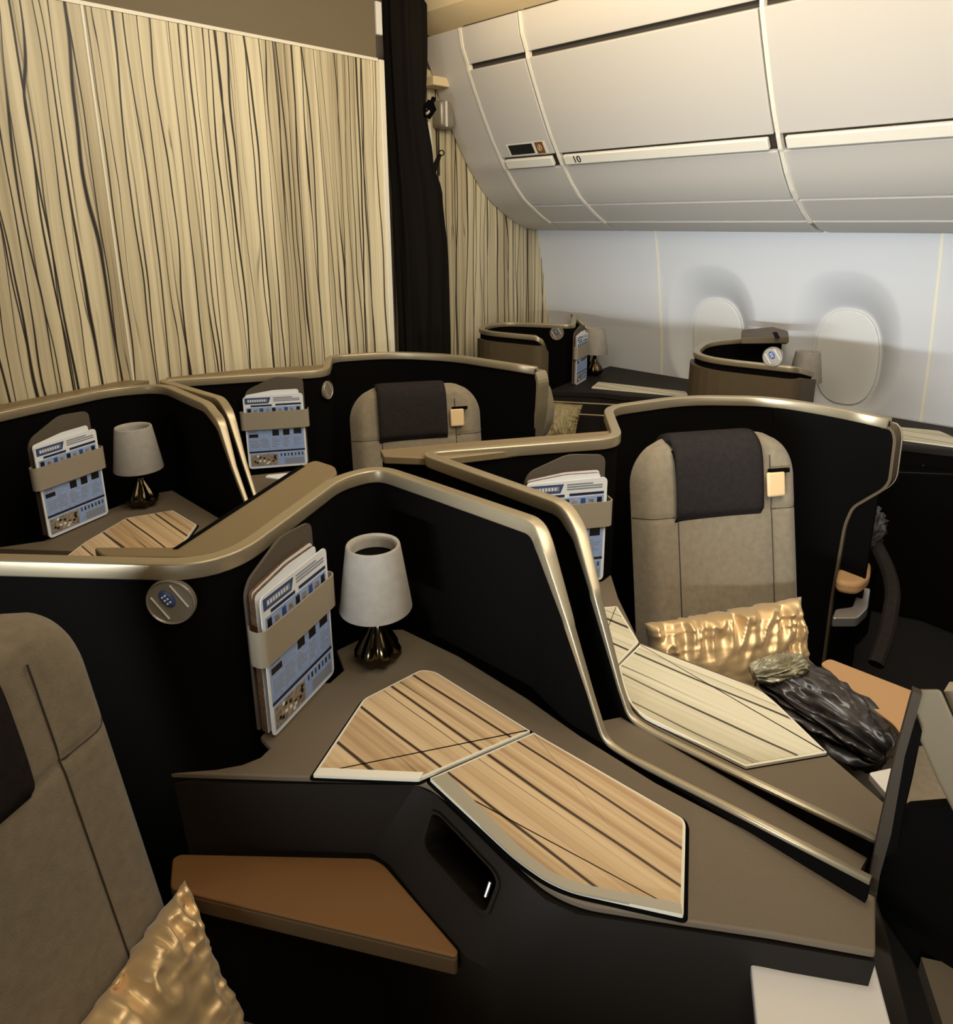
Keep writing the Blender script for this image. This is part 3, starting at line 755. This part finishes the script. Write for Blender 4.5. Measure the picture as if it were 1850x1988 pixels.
def plate(parent, pts, z, mat, name='veneer_plate', rims=None, th=.006, gap=.006, lab=None):
    pts = [Vector((p.x, p.y, z)) for p in pts]
    cen = sum(pts, Vector()) / len(pts)
    pl_ = pts
    def grow(d):
        out = []; n = len(pl_); area_ = sum(pl_[i].x * pl_[(i + 1) % n].y - pl_[(i + 1) % n].x * pl_[i].y for i in range(n)); s = 1 if area_ > 0 else -1
        for i in range(n):
            a = pl_[i - 1]; b = pl_[i]; c = pl_[(i + 1) % n]
            e1 = (b - a).normalized(); e2 = (c - b).normalized()
            n1 = Vector((e1.y, -e1.x, 0)) * s; n2 = Vector((e2.y, -e2.x, 0)) * s
            m = (n1 + n2); m.normalize(); k = d / max(.35, m.dot(n1)); out.append(b + m * k)
        return out
    g = grow(gap); bm = NB(); add_prism(bm, [Vector((p.x, p.y, z - .0005)) for p in g], (0, 0, .0012)); ga = obj('plate_gap', bm, black_m, parent)
    bm = NB(); e = grow(0); add_prism(bm, [Vector((p.x, p.y, z)) for p in e], (0, 0, th)); rim_ = obj('plate_rim', bm, plate_edge, parent, label='pale rim of the veneer plate')
    i = grow(-.0045); bm = NB(); add_prism(bm, [Vector((p.x, p.y, z + th - .001)) for p in i], (0, 0, .0018)); return obj(name, bm, mat, parent)
def P2(lst, z, r=.008, rr=None): return fillet([at(*q, z) for q in lst], rr or r, 4, closed=True)
plate(tA, P2([(607, 1504), (812, 1512), (1030, 1418), (845, 1303), (818, 1299), (706, 1356)], .757, rr=[.003, .003, .003, .012, .012, .01]), .750, woodA)
plate(tA, P2([(834, 1510), (1036, 1421), (1326, 1588), (1331, 1600), (1327, 1776), (1110, 1728), (1060, 1706), (1000, 1664)], .757, rr=[.003, .003, .01, .01, .003, .03, .03, .03]), .750, woodA)
# sloped grey lip along the front edge of the long plate
bm = NB()
inn = fillet([at(*q, .7595) for q in ((868, 1500), (1020, 1655), (1082, 1700), (1130, 1716), (1322, 1754))], .03, 5)
out = fillet([at(*q, .7575) for q in ((838, 1511), (1002, 1667), (1062, 1708), (1112, 1730), (1325, 1773))], .03, 5)
add_loft(bm, [[a, b, b - Vector((0, 0, .004)), a - Vector((0, 0, .004))] for a, b in zip(inn, out)]); obj('plate_lip', bm, base_mat('grey_beige_lip', srgb(168, 156, 130), .5), tA)
bm = NB()
inn = [at(*q, .7595) for q in ((622, 1490), (822, 1499))]; out = [at(*q, .7575) for q in ((610, 1505), (815, 1512))]
add_loft(bm, [[a, b, b - Vector((0, 0, .004)), a - Vector((0, 0, .004))] for a, b in zip(inn, out)]); obj('plate_lip', bm, plate_edge, tA)

# leather arm pad below console A
t = thing('arm_pad', 'large tan leather arm pad below the nearest console', 'armrest', tuple(at(600, 1740, .55)))
poly = fillet([at(*q, .60) for q in ((335, 1668), (350, 1660), (722, 1668), (745, 1680), (890, 1848), (885, 1860), (330, 1728))], .012, 4, closed=True)
bm = NB(); add_prism(bm, [p - Vector((0, 0, .003)) for p in poly], (0, 0, .006)); obj('pad_top', bm, leather_shaded, t, bevel=.003)
bm = NB(); add_prism(bm, [p - Vector((0, 0, .004)) for p in poly], (0, 0, -.032)); obj('pad_edge', bm, leather_dk, t, bevel=.006)

# ------------------------------------------------------------------ suite B : right of the divider
Bs = thing('suite_shell', 'dark suite shell right of the divider, wrapping the fully visible taupe seat', 'suite shell', (1.7, 1.0, 0), 'dark suite shells with champagne rims')
XB1, XB2 = 1.035, .99
desc = [atX(1128, 1024, XB1), atX(1160, 1150, XB2 + .01), atX(1207, 1330, XB2), atX(1228, 1392, XB2), atX(1262, 1414, XB2), atX(1400, 1482, XB2), atX(1705, 1626, XB2)]
pathB = fillet(desc[::-1] + [at(1100, 976, ZR), at(816, 876, ZR), at(1200, 847, ZR), at(1178, 789, ZR), at(1330, 768, ZR), at(1490, 770, ZR), at(1600, 786, ZR), at(1728, 812, ZR)],
               [0, 0, .05, .04, .01, .01, .02, .03, .06, .06, .07, .1, .1, .1, 0], 7)
shell_parts(Bs, pathB, .024, .030)
# cut-away end of the shell on the aisle side
XP = 2.2
pe = [(1700, 812), (1724, 816), (1738, 850), (1727, 935), (1715, 950), (1655, 985), (1640, 1020), (1615, 1160), (1598, 1290)]
pp = fillet([atX(*q, XP) for q in pe], .02, 4)
bm = NB(); yb = .92
pp = [Vector((p.x, p.y, min(p.z, 1.082))) for p in pp]
poly = [(XP, p.y, p.z) for p in pp] + [(XP, pp[-1].y, .02), (XP, yb, .02), (XP, yb, 1.082)]
add_prism(bm, poly, (.05, 0, 0)); obj('shell_end_panel', bm, shell_m, Bs)
bm = NB(); pth = [Vector((XP + .026, p.y, p.z)) for p in pp[1:]]
rings = []
for i, p in enumerate(pth):
    a = pth[max(0, i - 1)]; b = pth[min(len(pth) - 1, i + 1)]; tt = (b - a).normalized(); m = Vector((1, 0, 0)).cross(tt).normalized()
    rings.append([p + Vector((1, 0, 0)) * sx + m * sm for sx, sm in ((-.028, -.004), (.028, -.004), (.028, .004), (-.028, .004))])
add_loft(bm, rings); obj('end_panel_edge', bm, shell_out, Bs)
bm = NB()
rings = []
for i, p in enumerate(pth[:len(pth) * 2 // 3]):
    a = pth[max(0, i - 1)]; b = pth[min(len(pth) - 1, i + 1)]; tt = (b - a).normalized(); m = Vector((1, 0, 0)).cross(tt).normalized()
    rings.append([p + Vector((1, 0, 0)) * sx + m * sm for sx, sm in ((.024, -.006), (.030, -.006), (.030, .006), (.024, .006))])
add_loft(bm, rings); obj('rim_trim', bm, trim_m, Bs)
# ledge behind the front wall and its vent box
bm = NB(); add_prism(bm, [at(*q, 1.098) for q in ((738, 873), (900, 858), (1195, 835), (1200, 850), (860, 890), (745, 886))], (0, 0, -.02)); obj('rim_ledge', bm, ledge_m, Bs, bevel=.003)
bm = NB(); q0, q1 = at(742, 886, 1.078), at(840, 884, 1.078); add_prism(bm, [q0, q1, q1 - Vector((0, 0, .09)), q0 - Vector((0, 0, .09))], (.03, .04, 0)); obj('vent_box', bm, body_m, Bs)
bm = NB()
for i in range(7):
    a = q0.lerp(q1, .12 + i * .12) - Vector((0, 0, .045)); add_box(bm, a - Vector((.001, .001, 0)), (.004, 0, 0), (0, .003, 0), (0, 0, .015))
obj('vent_slots', bm, black_m, Bs)
# floor strip between the two divider rims
bm = NB(); add_prism(bm, [Vector((x, y, .745)) for x, y in ((.912, .20), (.984, .20), (.984, .64), (.912, .68))], (0, 0, -.02)); o = obj('divider_channel', bm, top_m); tag(o, 'taupe channel strip between the two centre divider rims', 'channel')
u = Vector((.846, -.532))
br_ = Vector((1.384, .978)); bl_ = br_ - u * .212
magazines(tuple(bl_), tuple(br_), .756, .285, (-.53, -.85), Bs,
          [('bright safety card half hidden behind the sloping centre rim', 0), ('white magazine edge behind the half hidden safety card at the centre', 0), ('booklet tucked directly behind the half hidden safety card', 0)], thick=.03, pocket_up=.03)
tB = thing('side_console', 'console right of the divider with pale striped veneer plates', 'console', (1.15, .6, 0), 'side consoles with striped veneer plates')
top = [at(*q, .75) for q in ((1714, 1640), (1722, 1562), (1606, 1462), (1560, 1420), (1505, 1362), (1474, 1334), (1242, 1247), (1200, 1160), (1186, 1115), (1168, 1128))] + [Vector((1.30, 1.02, .75)), Vector((1.10, 1.10, .75)), Vector((1.055, .95, .75)), Vector((1.0, .7, .75)), Vector((1.0, .2, .75))]
bm = NB(); add_prism(bm, top, (0, 0, -.014)); obj('console_top', bm, top_m, tB, bevel=.003)
cx_ = sum(top, Vector()) / len(top)
bm = NB(); add_loft(bm, [[Vector((p.x, p.y, .735)) for p in top], [Vector((cx_.x + (p.x - cx_.x) * .9, cx_.y + (p.y - cx_.y) * .9, .6)) for p in top], [Vector((cx_.x + (p.x - cx_.x) * .85, cx_.y + (p.y - cx_.y) * .9, .02)) for p in top]]); obj('console_body', bm, body_m, tB)
plate(tB, P2([(1172, 1178), (1198, 1176), (1240, 1246), (1196, 1292), (1150, 1290), (1120, 1180)], .757, r=.003), .750, woodB, gap=.002)
plate(tB, P2([(1243, 1250), (1474, 1338), (1507, 1364), (1606, 1460), (1448, 1487), (1245, 1388), (1222, 1364), (1206, 1318), (1201, 1292)], .757, rr=[.003, .02, .02, .002, .003, .02, .03, .02, .003]), .750, woodB, gap=.002)

# seats of the nearest pair
seat(.055, .875, .50, (.5, -.86), .17, .56, 1.14, 'large taupe seat cut off by the left edge, nearest the camera', tab=False, hx=(-.45, .36), cd=.16, cl=.30)
seatB = seat(1.672, .745, .48, (-.54, -.84), .24, .50, 1.095, 'fully visible taupe seat with charcoal headrest and tan tab, right of the divider')
r_ = Vector((.86, .5, 0)); f_ = Vector((.5, -.86, 0))
pillow(Vector((.285, .985, .635)), -r_ * .40, Vector((.03, -.15, -.26)) * 1.1, (.3, -.75, .55), .10, 'gold satin pillow on the nearest seat at the bottom left', 1.3)
rB = Vector((.84, -.54, 0)); fB = Vector((-.54, -.84, 0))
pillow(Vector((1.385, .845, .685)), rB * .44 + Vector((0, 0, .022)), Vector((0, 0, -.26)) + fB * .10, fB + Vector((0, 0, .35)), .12, 'gold satin pillow leaning on the fully visible seat', 5.9)

# blanket in a plastic bag on seat B
def bag(path, wid, hgt, name, label, cat, seed, mat=bag_m, amp=.022):
    bm = NB(); rings = []; path = [Vector(p) for p in path]; K = 110
    P_ = fillet(path, .05, 6); L = []
    tot = 100
    # resample
    ds = [0]
    for a, b in zip(P_[:-1], P_[1:]): ds.append(ds[-1] + (b - a).length)
    for i in range(tot + 1):
        s = ds[-1] * i / tot; j = 0
        while j < len(ds) - 2 and ds[j + 1] < s: j += 1
        q = P_[j].lerp(P_[j + 1], (s - ds[j]) / max(1e-6, ds[j + 1] - ds[j])); L.append(q)
    for i, p in enumerate(L):
        a = L[max(0, i - 1)]; b = L[min(tot, i + 1)]; tt = (b - a).normalized(); n = tt.cross(Vector((0, 0, 1))).normalized(); uu = n.cross(tt)
        e = math.sin(math.pi * min(1, max(.03, (i + .8) / (tot + 1.6)))) ** .3; ring = []
        for k in range(K):
            an = k * 2 * math.pi / K; c, s = math.cos(an), math.sin(an)
            q = Vector((c * 2.1 + seed, s * 2.1, i * .03))
            d = 1 - abs(noise.noise(Vector((c * 4.2 + i * .012, s * 4.2, i * .017 + seed)))) * 3.0
            d = d * amp + amp * .35 * noise.noise(Vector((c * 9, s * 9, i * .06 + seed))) + amp * .5 * (1 - 3 * abs(noise.noise(Vector((c * 8 + i * .03, s * 8, i * .02 + seed + 7)))))
            ring.append(p + n * c * (wid * e + d) + uu * s * (hgt * e + d))
        rings.append(ring)
    add_loft(bm, rings); o = obj(name, bm, mat, None, smooth=True); tag(o, label, cat); return o
bag([at(1478, 1312, .60), at(1560, 1352, .59), at(1650, 1408, .58), at(1722, 1470, .56)], .075, .035, 'wrapped_blanket', 'dark blanket in a crinkled clear plastic bag lying on the fully visible seat', 'blanket', 2.2)

bag([at(1462, 1308, .64), at(1510, 1296, .65), at(1560, 1285, .65)], .028, .014, 'plastic_film', 'loose end of pale crinkled plastic film lying against the pillow on the fully visible seat', 'plastic film', 4.4, mat=base_mat('pale_plastic_film', srgb(150, 142, 112), .25, spec=.8, var=.3, vscale=30), amp=.010)
t = thing('arm_pad', 'tan leather arm pad beside the plastic wrapped blanket', 'armrest', tuple(at(1680, 1350, .55)))
poly = fillet([at(*q, .60) for q in ((1592, 1288), (1610, 1278), (1790, 1348), (1760, 1440), (1735, 1405), (1690, 1372))], .012, 4, closed=True)
bm = NB(); add_prism(bm, poly, (0, 0, -.006)); obj('pad_top', bm, leather_lit, t, bevel=.002)
bm = NB(); add_prism(bm, [p - Vector((0, 0, .007)) for p in poly], (0, 0, -.03)); obj('pad_edge', bm, leather_dk, t, bevel=.004)

# trays
def tray(c0, e1, e2, label, z):
    bm = NB(); p = [Vector((*c0, z)), Vector((*c0, z)) + e1, Vector((*c0, z)) + e1 + e2, Vector((*c0, z)) + e2]
    add_prism(bm, fillet(p, .012, 4, closed=True), (0, 0, -.016)); o = obj('tray_table', bm, tray_m, None, bevel=.003); tag(o, label, 'tray table', 'folding tray tables'); return o
p0, p1, p2 = at(1450, 1796, .70), at(1690, 1838, .70), at(1470, 2000, .70)
tray((p0.x, p0.y), Vector((p1.x - p0.x, p1.y - p0.y, 0)), (p2 - p0) * 1.6, 'pale tray table at the bottom right below the nearest console', .70)
bm = NB(); add_prism(bm, fillet([at(*q, .66) for q in ((1686, 1500), (1738, 1489), (1742, 1515), (1731, 1552))], .006, 4, closed=True), (0, 0, -.014)); o = obj('tray_table', bm, tray_m, None, bevel=.002)
tag(o, 'small white tray corner behind the console right of the divider', 'tray table', 'folding tray tables')

# ------------------------------------------------------------------ next row in front: end of its shell at the right edge
t = thing('suite_shell', 'open angular dark frame at the bottom right edge, nearest shell end', 'suite shell', (.95, .14, 0), 'dark suite shells with champagne rims')
YF = .165
def fr_prism(pxs, y, th, mat, name, bev=.003, lab=None):
    bm = NB(); add_prism(bm, [atY(*q, y) for q in pxs], (0, -th, 0)); return obj(name, bm, mat, t, bevel=bev, label=lab)
bm = NB()
Lp = [atX(*q, .955) for q in ((1772, 1342), (1740, 1460), (1704, 1620), (1688, 1700), (1680, 1755), (1690, 1800), (1712, 1988), (1725, 2080))]
Rp = [atX(*q, .957) for q in ((1790, 1350), (1756, 1470), (1730, 1620), (1708, 1700), (1700, 1755), (1714, 1800), (1764, 1988), (1785, 2080))]
add_loft(bm, [[a, b, b + Vector((.012, .004, 0)), a + Vector((.012, .004, 0))] for a, b in zip(Lp, Rp)]); obj('shell_edge', bm, base_mat('dark_brown_edge', srgb(62, 52, 40), .6, spec=.2), t)
bm = NB(); add_loft(bm, [[atX(*a, .985), atX(*b, .985), atX(*b, 1.02), atX(*a, 1.02)] for a, b in (((1768, 1338), (1826, 1338)), ((1784, 1432), (1872, 1440)), ((1819, 1514), (1905, 1520)), ((1858, 1590), (1945, 1600)))]); obj('slanted_strut', bm, upper_m, t, bevel=.004)
bm = NB(); add_prism(bm, [atX(*q, 1.05) for q in ((1832, 1342), (1870, 1342), (1960, 1560), (1935, 1560), (1850, 1385))], (.03, 0, 0)); obj('outer_rim', bm, trim_m, t)
bm = NB(); add_prism(bm, [atX(*q, 1.03) for q in ((1722, 1590), (1760, 1570), (1905, 1560), (1960, 1900), (1780, 1880), (1700, 1760))], (.02, 0, 0)); obj('inner_panel', bm, shell_m, t)
bm = NB(); add_prism(bm, [at(*q, .60) for q in ((1788, 1858), (1870, 1876), (1900, 2050), (1850, 2050))], (0, 0, -.03)); obj('foot_shelf', bm, top_m, t)
bm = NB(); add_prism(bm, [atX(*q, .962) for q in ((1766, 1412), (1776, 1402), (1785, 1428), (1766, 1521), (1752, 1580), (1742, 1650), (1708, 1670), (1708, 1640), (1742, 1515))], (.012, 0, 0)); obj('edge_return', bm, shell_m, t)
# ottoman seen through the frame
bm = NB(); add_prism(bm, fillet([at(*q, .50) for q in ((1750, 1450), (1850, 1440), (1880, 1548), (1748, 1560))], .02, 4, closed=True), (0, 0, -.1)); o = obj('ottoman', bm, seat_m, None, bevel=.02)
tag(o, 'taupe footrest cushion seen through the angular frame at the right edge', 'footrest')

# ------------------------------------------------------------------ suite C and D : second row of the centre pair
Cs = thing('suite_shell', 'dark suite shell at the left edge behind the nearest shell, holding the smaller lamp', 'suite shell', (.6, 2.4, 0), 'dark suite shells with champagne rims')
k0 = at(404, 782, ZR)
desc = [atX(430, 815, k0.x - .005), atX(455, 905, k0.x - .01), atX(480, 975, k0.x - .015), atX(500, 1040, k0.x - .02)]
pathC = fillet([at(-180, 840, ZR), at(0, 798, ZR), at(215, 752, ZR), at(318, 745, ZR), k0] + desc, [0, .1, .15, .12, .03, .03, 0, 0, 0], 7)
shell_parts(Cs, pathC, .024, .030)
bm = NB(); add_prism(bm, [at(*q, 1.098) for q in ((-120, 804), (0, 785), (140, 758), (240, 738), (290, 738), (230, 752), (0, 800), (-120, 822))], (0, 0, -.03)); obj('rim_ledge', bm, ledge_m, Cs, bevel=.003)
lamp(.729, 2.365, .752, 'smaller table lamp with a grey shade in the left shell', 1.0)
magazines((.432, 2.28), (.62, 2.363), .756, .285, (.42, -.9), Cs,
          [('blue printed safety card in the pocket left of the smaller lamp', 0), ('magazine behind the safety card left of the smaller lamp', 0)], thick=.024, pocket_up=.035)
tC = thing('side_console', 'console behind the nearest shell rim with dim striped veneer', 'console', (.7, 2.0, 0), 'side consoles with striped veneer plates')
topC = [Vector((x, y, .75)) for x, y in ((.30, 2.34), (.42, 2.29), (.60, 2.40), (.78, 2.46), (.85, 2.44), (.86, 2.0), (.83, 1.5), (.70, 1.6), (.55, 2.05))]
bm = NB(); add_prism(bm, topC, (0, 0, -.014)); obj('console_top', bm, top_m, tC)
bm = NB(); add_prism(bm, [Vector((.62 + (p.x - .62) * .92, 2.1 + (p.y - 2.1) * .95, .735)) for p in topC], (0, 0, -.7)); obj('console_body', bm, body_m, tC)
plate(tC, P2([(128, 1080), (165, 1052), (245, 1005), (335, 990), (382, 1018), (352, 1060), (300, 1100)], .757, r=.003), .750, woodA)

Ds = thing('suite_shell', 'dark suite shell in the middle, right below the striped wall and curtain', 'suite shell', (1.5, 2.2, 0), 'dark suite shells with champagne rims')
k0 = at(430, 772, ZR)
desc = [atX(448, 802, k0.x - .005), atX(476, 900, k0.x - .01), atX(500, 975, k0.x - .015), atX(520, 1040, k0.x - .02)]
pathD = fillet(desc[::-1] + [k0, at(312, 737, ZR), at(632, 717, ZR), at(640, 690, ZR), at(760, 682, ZR), at(880, 688, ZR), at(960, 700, ZR), at(1040, 712, ZR)],
               [0, 0, 0, .03, .03, .03, .06, .06, .15, .1, .1, 0], 7)
shell_parts(Ds, pathD, .024, .030)
XD = at(1040, 712, ZR).x
pe = [(1010, 706), (1034, 713), (1045, 738), (1042, 800), (1036, 830), (1028, 870)]
pp = fillet([atX(*q, XD) for q in pe], .03, 4)
pp = [Vector((p.x, p.y, min(p.z, 1.082))) for p in pp]
bm = NB(); add_prism(bm, [(XD, p.y, p.z) for p in pp] + [(XD, pp[-1].y, .02), (XD, 2.12, .02), (XD, 2.12, 1.082)], (.05, 0, 0)); obj('shell_end_panel', bm, shell_m, Ds)
bm = NB(); pth = [Vector((XD + .026, p.y, p.z)) for p in pp[1:]]; rings = []
for i, p in enumerate(pth):
    a = pth[max(0, i - 1)]; b = pth[min(len(pth) - 1, i + 1)]; tt = (b - a).normalized(); m = Vector((1, 0, 0)).cross(tt).normalized()
    rings.append([p + Vector((1, 0, 0)) * sx + m * sm for sx, sm in ((-.030, -.006), (.032, -.006), (.032, .006), (-.030, .006))])
add_loft(bm, rings); obj('rim_trim', bm, trim_m, Ds)
bm = NB(); add_prism(bm, [at(*q, 1.098) for q in ((322, 733), (480, 716), (630, 708), (634, 716), (480, 728), (330, 742))], (0, 0, -.03)); obj('rim_ledge', bm, ledge_m, Ds, bevel=.003)
u = Vector((.86, -.51)); br_ = Vector((1.325, 2.335)); bl_ = br_ - u * .215
magazines(tuple(bl_), tuple(br_), .756, .285, (-.51, -.86), Ds,
          [('blue printed safety card in the middle shell beside the double rim', 0), ('magazine behind the safety card in the middle shell', 0)], thick=.024, pocket_up=.035)
p, n = on_wall(pathD, 630, 757, .012)
disc(Ds, p, n, .036, blue=False)
tD = thing('side_console', 'dark console deep in the middle shell under the safety card', 'console', (1.15, 2.0, 0), 'side consoles with striped veneer plates')
topD = [Vector((x, y, .75)) for x, y in ((1.02, 2.46), (1.10, 2.40), (1.33, 2.29), (1.30, 2.05), (1.22, 1.75), (1.0, 1.5), (.97, 2.0))]
bm = NB(); add_prism(bm, topD, (0, 0, -.014)); obj('console_top', bm, top_m, tD)
bm = NB(); add_prism(bm, [Vector((1.15 + (p.x - 1.15) * .9, 2.0 + (p.y - 2.0) * .95, .735)) for p in topD], (0, 0, -.7)); obj('console_body', bm, body_m, tD)
bm = NB()
a, b, c_, d_ = at(520, 922, .80), at(560, 918, .80), at(545, 930, .80), at(515, 926, .80)
add_prism(bm, [a, b, c_, d_], (0, 0, -.004)); o = obj('paper_slip', bm, paper_m); tag(o, 'crumpled white paper slip at the foot of the safety card in the middle shell', 'paper')
o.location = (0, 0, 0)
seat(1.60, 1.97, .48, (-.50, -.86), .2, .51, 1.06, 'taupe seat with charcoal headrest inside the middle shell')

# ------------------------------------------------------------------ window suites E and F
Es = thing('suite_shell', 'far dark window suite shell in the corner below the curtain side wall', 'suite shell', (3.0, 2.5, 0), 'dark suite shells with champagne rims')
pathE = fillet([at(1057, 672, 1.05), at(1046, 652, ZR), at(918, 640, ZR), at(965, 624, ZR), at(1110, 630, ZR), at(1134, 607, ZR), at(1146, 640, 1.04)], [0, .03, .2, .15, .05, .03, 0], 7)
for p_ in pathE: p_.x = min(p_.x, 3.48)
shell_parts(Es, pathE, .024, .024, wall_mat=shell_m)
bm = NB(); wall_ribbon(bm, [Vector((p.x, p.y, min(p.z, 1.09))) for p in pathE[:len(pathE) // 3]], .03, .05, drop=.03); obj('outer_skin', bm, shell_out, Es)
p, n = on_wall(pathE, 1082, 646, .011)
disc(Es, p, n, .040, blue=True)
Fs = thing('suite_shell', 'dark window suite shell in front of the window nearest the seat rows', 'suite shell', (3.1, 1.3, 0), 'dark suite shells with champagne rims')
pathF = fillet([at(1574, 722, 1.05), at(1545, 712, ZR), at(1338, 690, ZR), at(1372, 662, ZR), at(1450, 656, ZR), at(1530, 652, ZR), at(1534, 662, 1.08)], [0, .04, .2, .2, .1, .02, 0], 7)
for p_ in pathF: p_.x = min(p_.x, 3.48)
shell_parts(Fs, pathF, .024, .024)
nf = len(pathF) // 3
bm = NB(); wall_ribbon(bm, [Vector((p.x, p.y, min(p.z, 1.09))) for p in pathF[:nf + 3]], .03, .05, drop=.03); obj('outer_skin', bm, shell_out, Fs)
p, n = on_wall(pathF, 1502, 692, .011)
disc(Fs, p, n, .040, blue=True)
bm = NB(); add_prism(bm, [at(*q, 1.165) for q in ((1440, 640), (1500, 634), (1530, 642), (1532, 654), (1440, 655))], (0, 0, -.03)); obj('rim_ledge', bm, shell_out, Fs, bevel=.006)
bm = NB(); add_prism(bm, [at(*q, 1.168) for q in ((1500, 645), (1508, 644), (1514, 655), (1506, 656))], (0, 0, -.003)); obj('ledge_slot', bm, black_m, Fs)
lamp(*[at(1153, 728, .80)[i] for i in (0, 1)], .80, 'far small lamp standing at the window wall by the corner shell', 1.0)
q = at(1556, 790, .80); lamp(q.x, q.y, .80, 'lamp mostly hidden behind the window suite shell', 1.0)
# E's card seen edge on
e0 = at(1118, 748, .80); e1_ = at(1132, 735, .80)
magazines((e0.x, e0.y), (e0.x + .17, e0.y + .06), .80, .27, (-.35, -.9), Es, [('safety card seen nearly edge on in the corner shell', 0), ('magazine seen edge on in the corner shell', 0)], thick=.02, pocket_up=.02)

# continuous window-side ledge consoles
tE = thing('side_console', 'far window console of the corner suite with drawer fronts', 'console', (3.3, 2.0, 0), 'side consoles with striped veneer plates')
def pz(lst, z): return [at(*q, z) for q in lst]
poly = pz([(1066, 758), (1120, 735), (1150, 722)], .80) + [Vector((3.58, 2.55, .80)), Vector((3.58, 1.62, .80))] + pz([(1345, 775), (1215, 768), (1165, 762)], .80)
bm = NB(); add_prism(bm, poly, (0, 0, -.03)); obj('console_top', bm, body_m, tE, bevel=.004)
cn_ = sum(poly, Vector()) / len(poly)
bm = NB(); add_prism(bm, [Vector((cn_.x + (p.x - cn_.x) * .97, cn_.y + (p.y - cn_.y) * .97, .77)) for p in poly], (0, 0, -.75)); obj('console_body', bm, body_m, tE)
a, b = at(1070, 775, .78), at(1205, 782, .78)
bm = NB()
for dz in (0, -.06):
    add_tube(bm, [a + Vector((-.005, -.005, dz - .01)), b + Vector((-.005, -.005, dz - .01))], .004, 6)
obj('drawer_trim', bm, ledge_m, tE)
plate(tE, P2([(1148, 752), (1162, 741), (1330, 760), (1340, 770)], .806, r=.004), .800, woodB, gap=.003)
tF = thing('side_console', 'window console at the right edge with a pale slim top plate', 'console', (3.3, .8, 0), 'side consoles with striped veneer plates')
poly = [Vector((3.58, 1.55, .78)), Vector((3.58, -.4, .78))] + pz([(1990, 905), (1850, 874), (1745, 862), (1690, 845), (1575, 790)], .78)
bm = NB(); add_prism(bm, poly, (0, 0, -.03)); obj('console_top', bm, body_m, tF, bevel=.004)
cn_ = sum(poly, Vector()) / len(poly)
bm = NB(); add_prism(bm, [Vector((cn_.x + (p.x - cn_.x) * .97, cn_.y + (p.y - cn_.y) * .97, .75)) for p in poly], (0, 0, -.73)); obj('console_body', bm, shell_m, tF)
plate(tF, P2([(1742, 852), (1738, 828), (1822, 836), (1850, 848), (1980, 870), (1980, 884)], .786, r=.004), .780, woodB, gap=.003)
bm = NB(); add_tube(bm, [at(1790, 903, .70), at(1860, 897, .70)], .006, 8); obj('drawer_handle', bm, chrome_m, tF)
bm = NB(); add_tube(bm, [at(1740, 917, .70), at(1850, 921, .70)], .003, 8); obj('drawer_line', bm, body_m, tF)

# window seats
sE = thing('seat_side_wing', 'curved taupe wing standing just beyond the end of the middle shell', 'seat wing', tuple(at(1055, 850, .6)))
bm = NB(); pl = fillet([atX(*q, 2.35) for q in ((1044, 742), (1056, 752), (1065, 790), (1063, 820), (1050, 850), (1030, 850), (1036, 800))], .02, 4, closed=True); add_prism(bm, pl, (.05, 0, 0)); obj('wing_cushion', bm, seat_m, sE, bevel=.012)
bm = NB(); add_box(bm, (2.375, pl[0].y - .05, .33), (.02, 0, 0), (0, .04, 0), (0, 0, .33)); obj('wing_post', bm, shell_m, sE)
p0 = at(1078, 800, .72)
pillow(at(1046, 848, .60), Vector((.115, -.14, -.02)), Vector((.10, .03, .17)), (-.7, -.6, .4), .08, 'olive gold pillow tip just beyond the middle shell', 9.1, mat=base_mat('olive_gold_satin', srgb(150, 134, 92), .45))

# things seen past the cut-away end of shell B
bag([at(1660, 1050, .66), at(1672, 1020, .68), at(1680, 992, .70)], .05, .035, 'wrapped_headset', 'small crinkled plastic wrapped pack hanging past the shell end', 'plastic bag', 6.6)
t = thing('arm_pad', 'small rounded tan leather arm pad with silver bracket past the shell end', 'armrest', tuple(at(1655, 1150, .55)))
bm = NB(); add_prism(bm, fillet([at(*q, .60) for q in ((1622, 1128), (1632, 1085), (1660, 1078), (1692, 1090), (1690, 1118), (1668, 1135))], .03, 5, closed=True), (0, 0, -.04)); obj('pad_top', bm, leather_lit, t, bevel=.012)
bm = NB(); add_prism(bm, fillet([at(*q, .53) for q in ((1615, 1200), (1622, 1182), (1655, 1178), (1668, 1140), (1690, 1142), (1685, 1180), (1665, 1200))], .012, 4, closed=True), (0, 0, -.03)); obj('silver_bracket', bm, chrome_m, t, bevel=.005)
bm = NB(); add_box(bm, at(1655, 1165, .40) , (.05, 0, 0), (0, .05, 0), (0, 0, .13)); obj('arm_post', bm, shell_m, t)
bm = NB(); add_tube(bm, fillet([at(1690, 1040, .66), at(1722, 1100, .60), at(1735, 1150, .56), at(1722, 1230, .50), at(1700, 1290, .44)], .05, 5), [.012] * 0 or .022, 10)
o = obj('seat_belt', bm, head_m); tag(o, 'dark seat belt strap curving down past the shell end', 'seat belt')
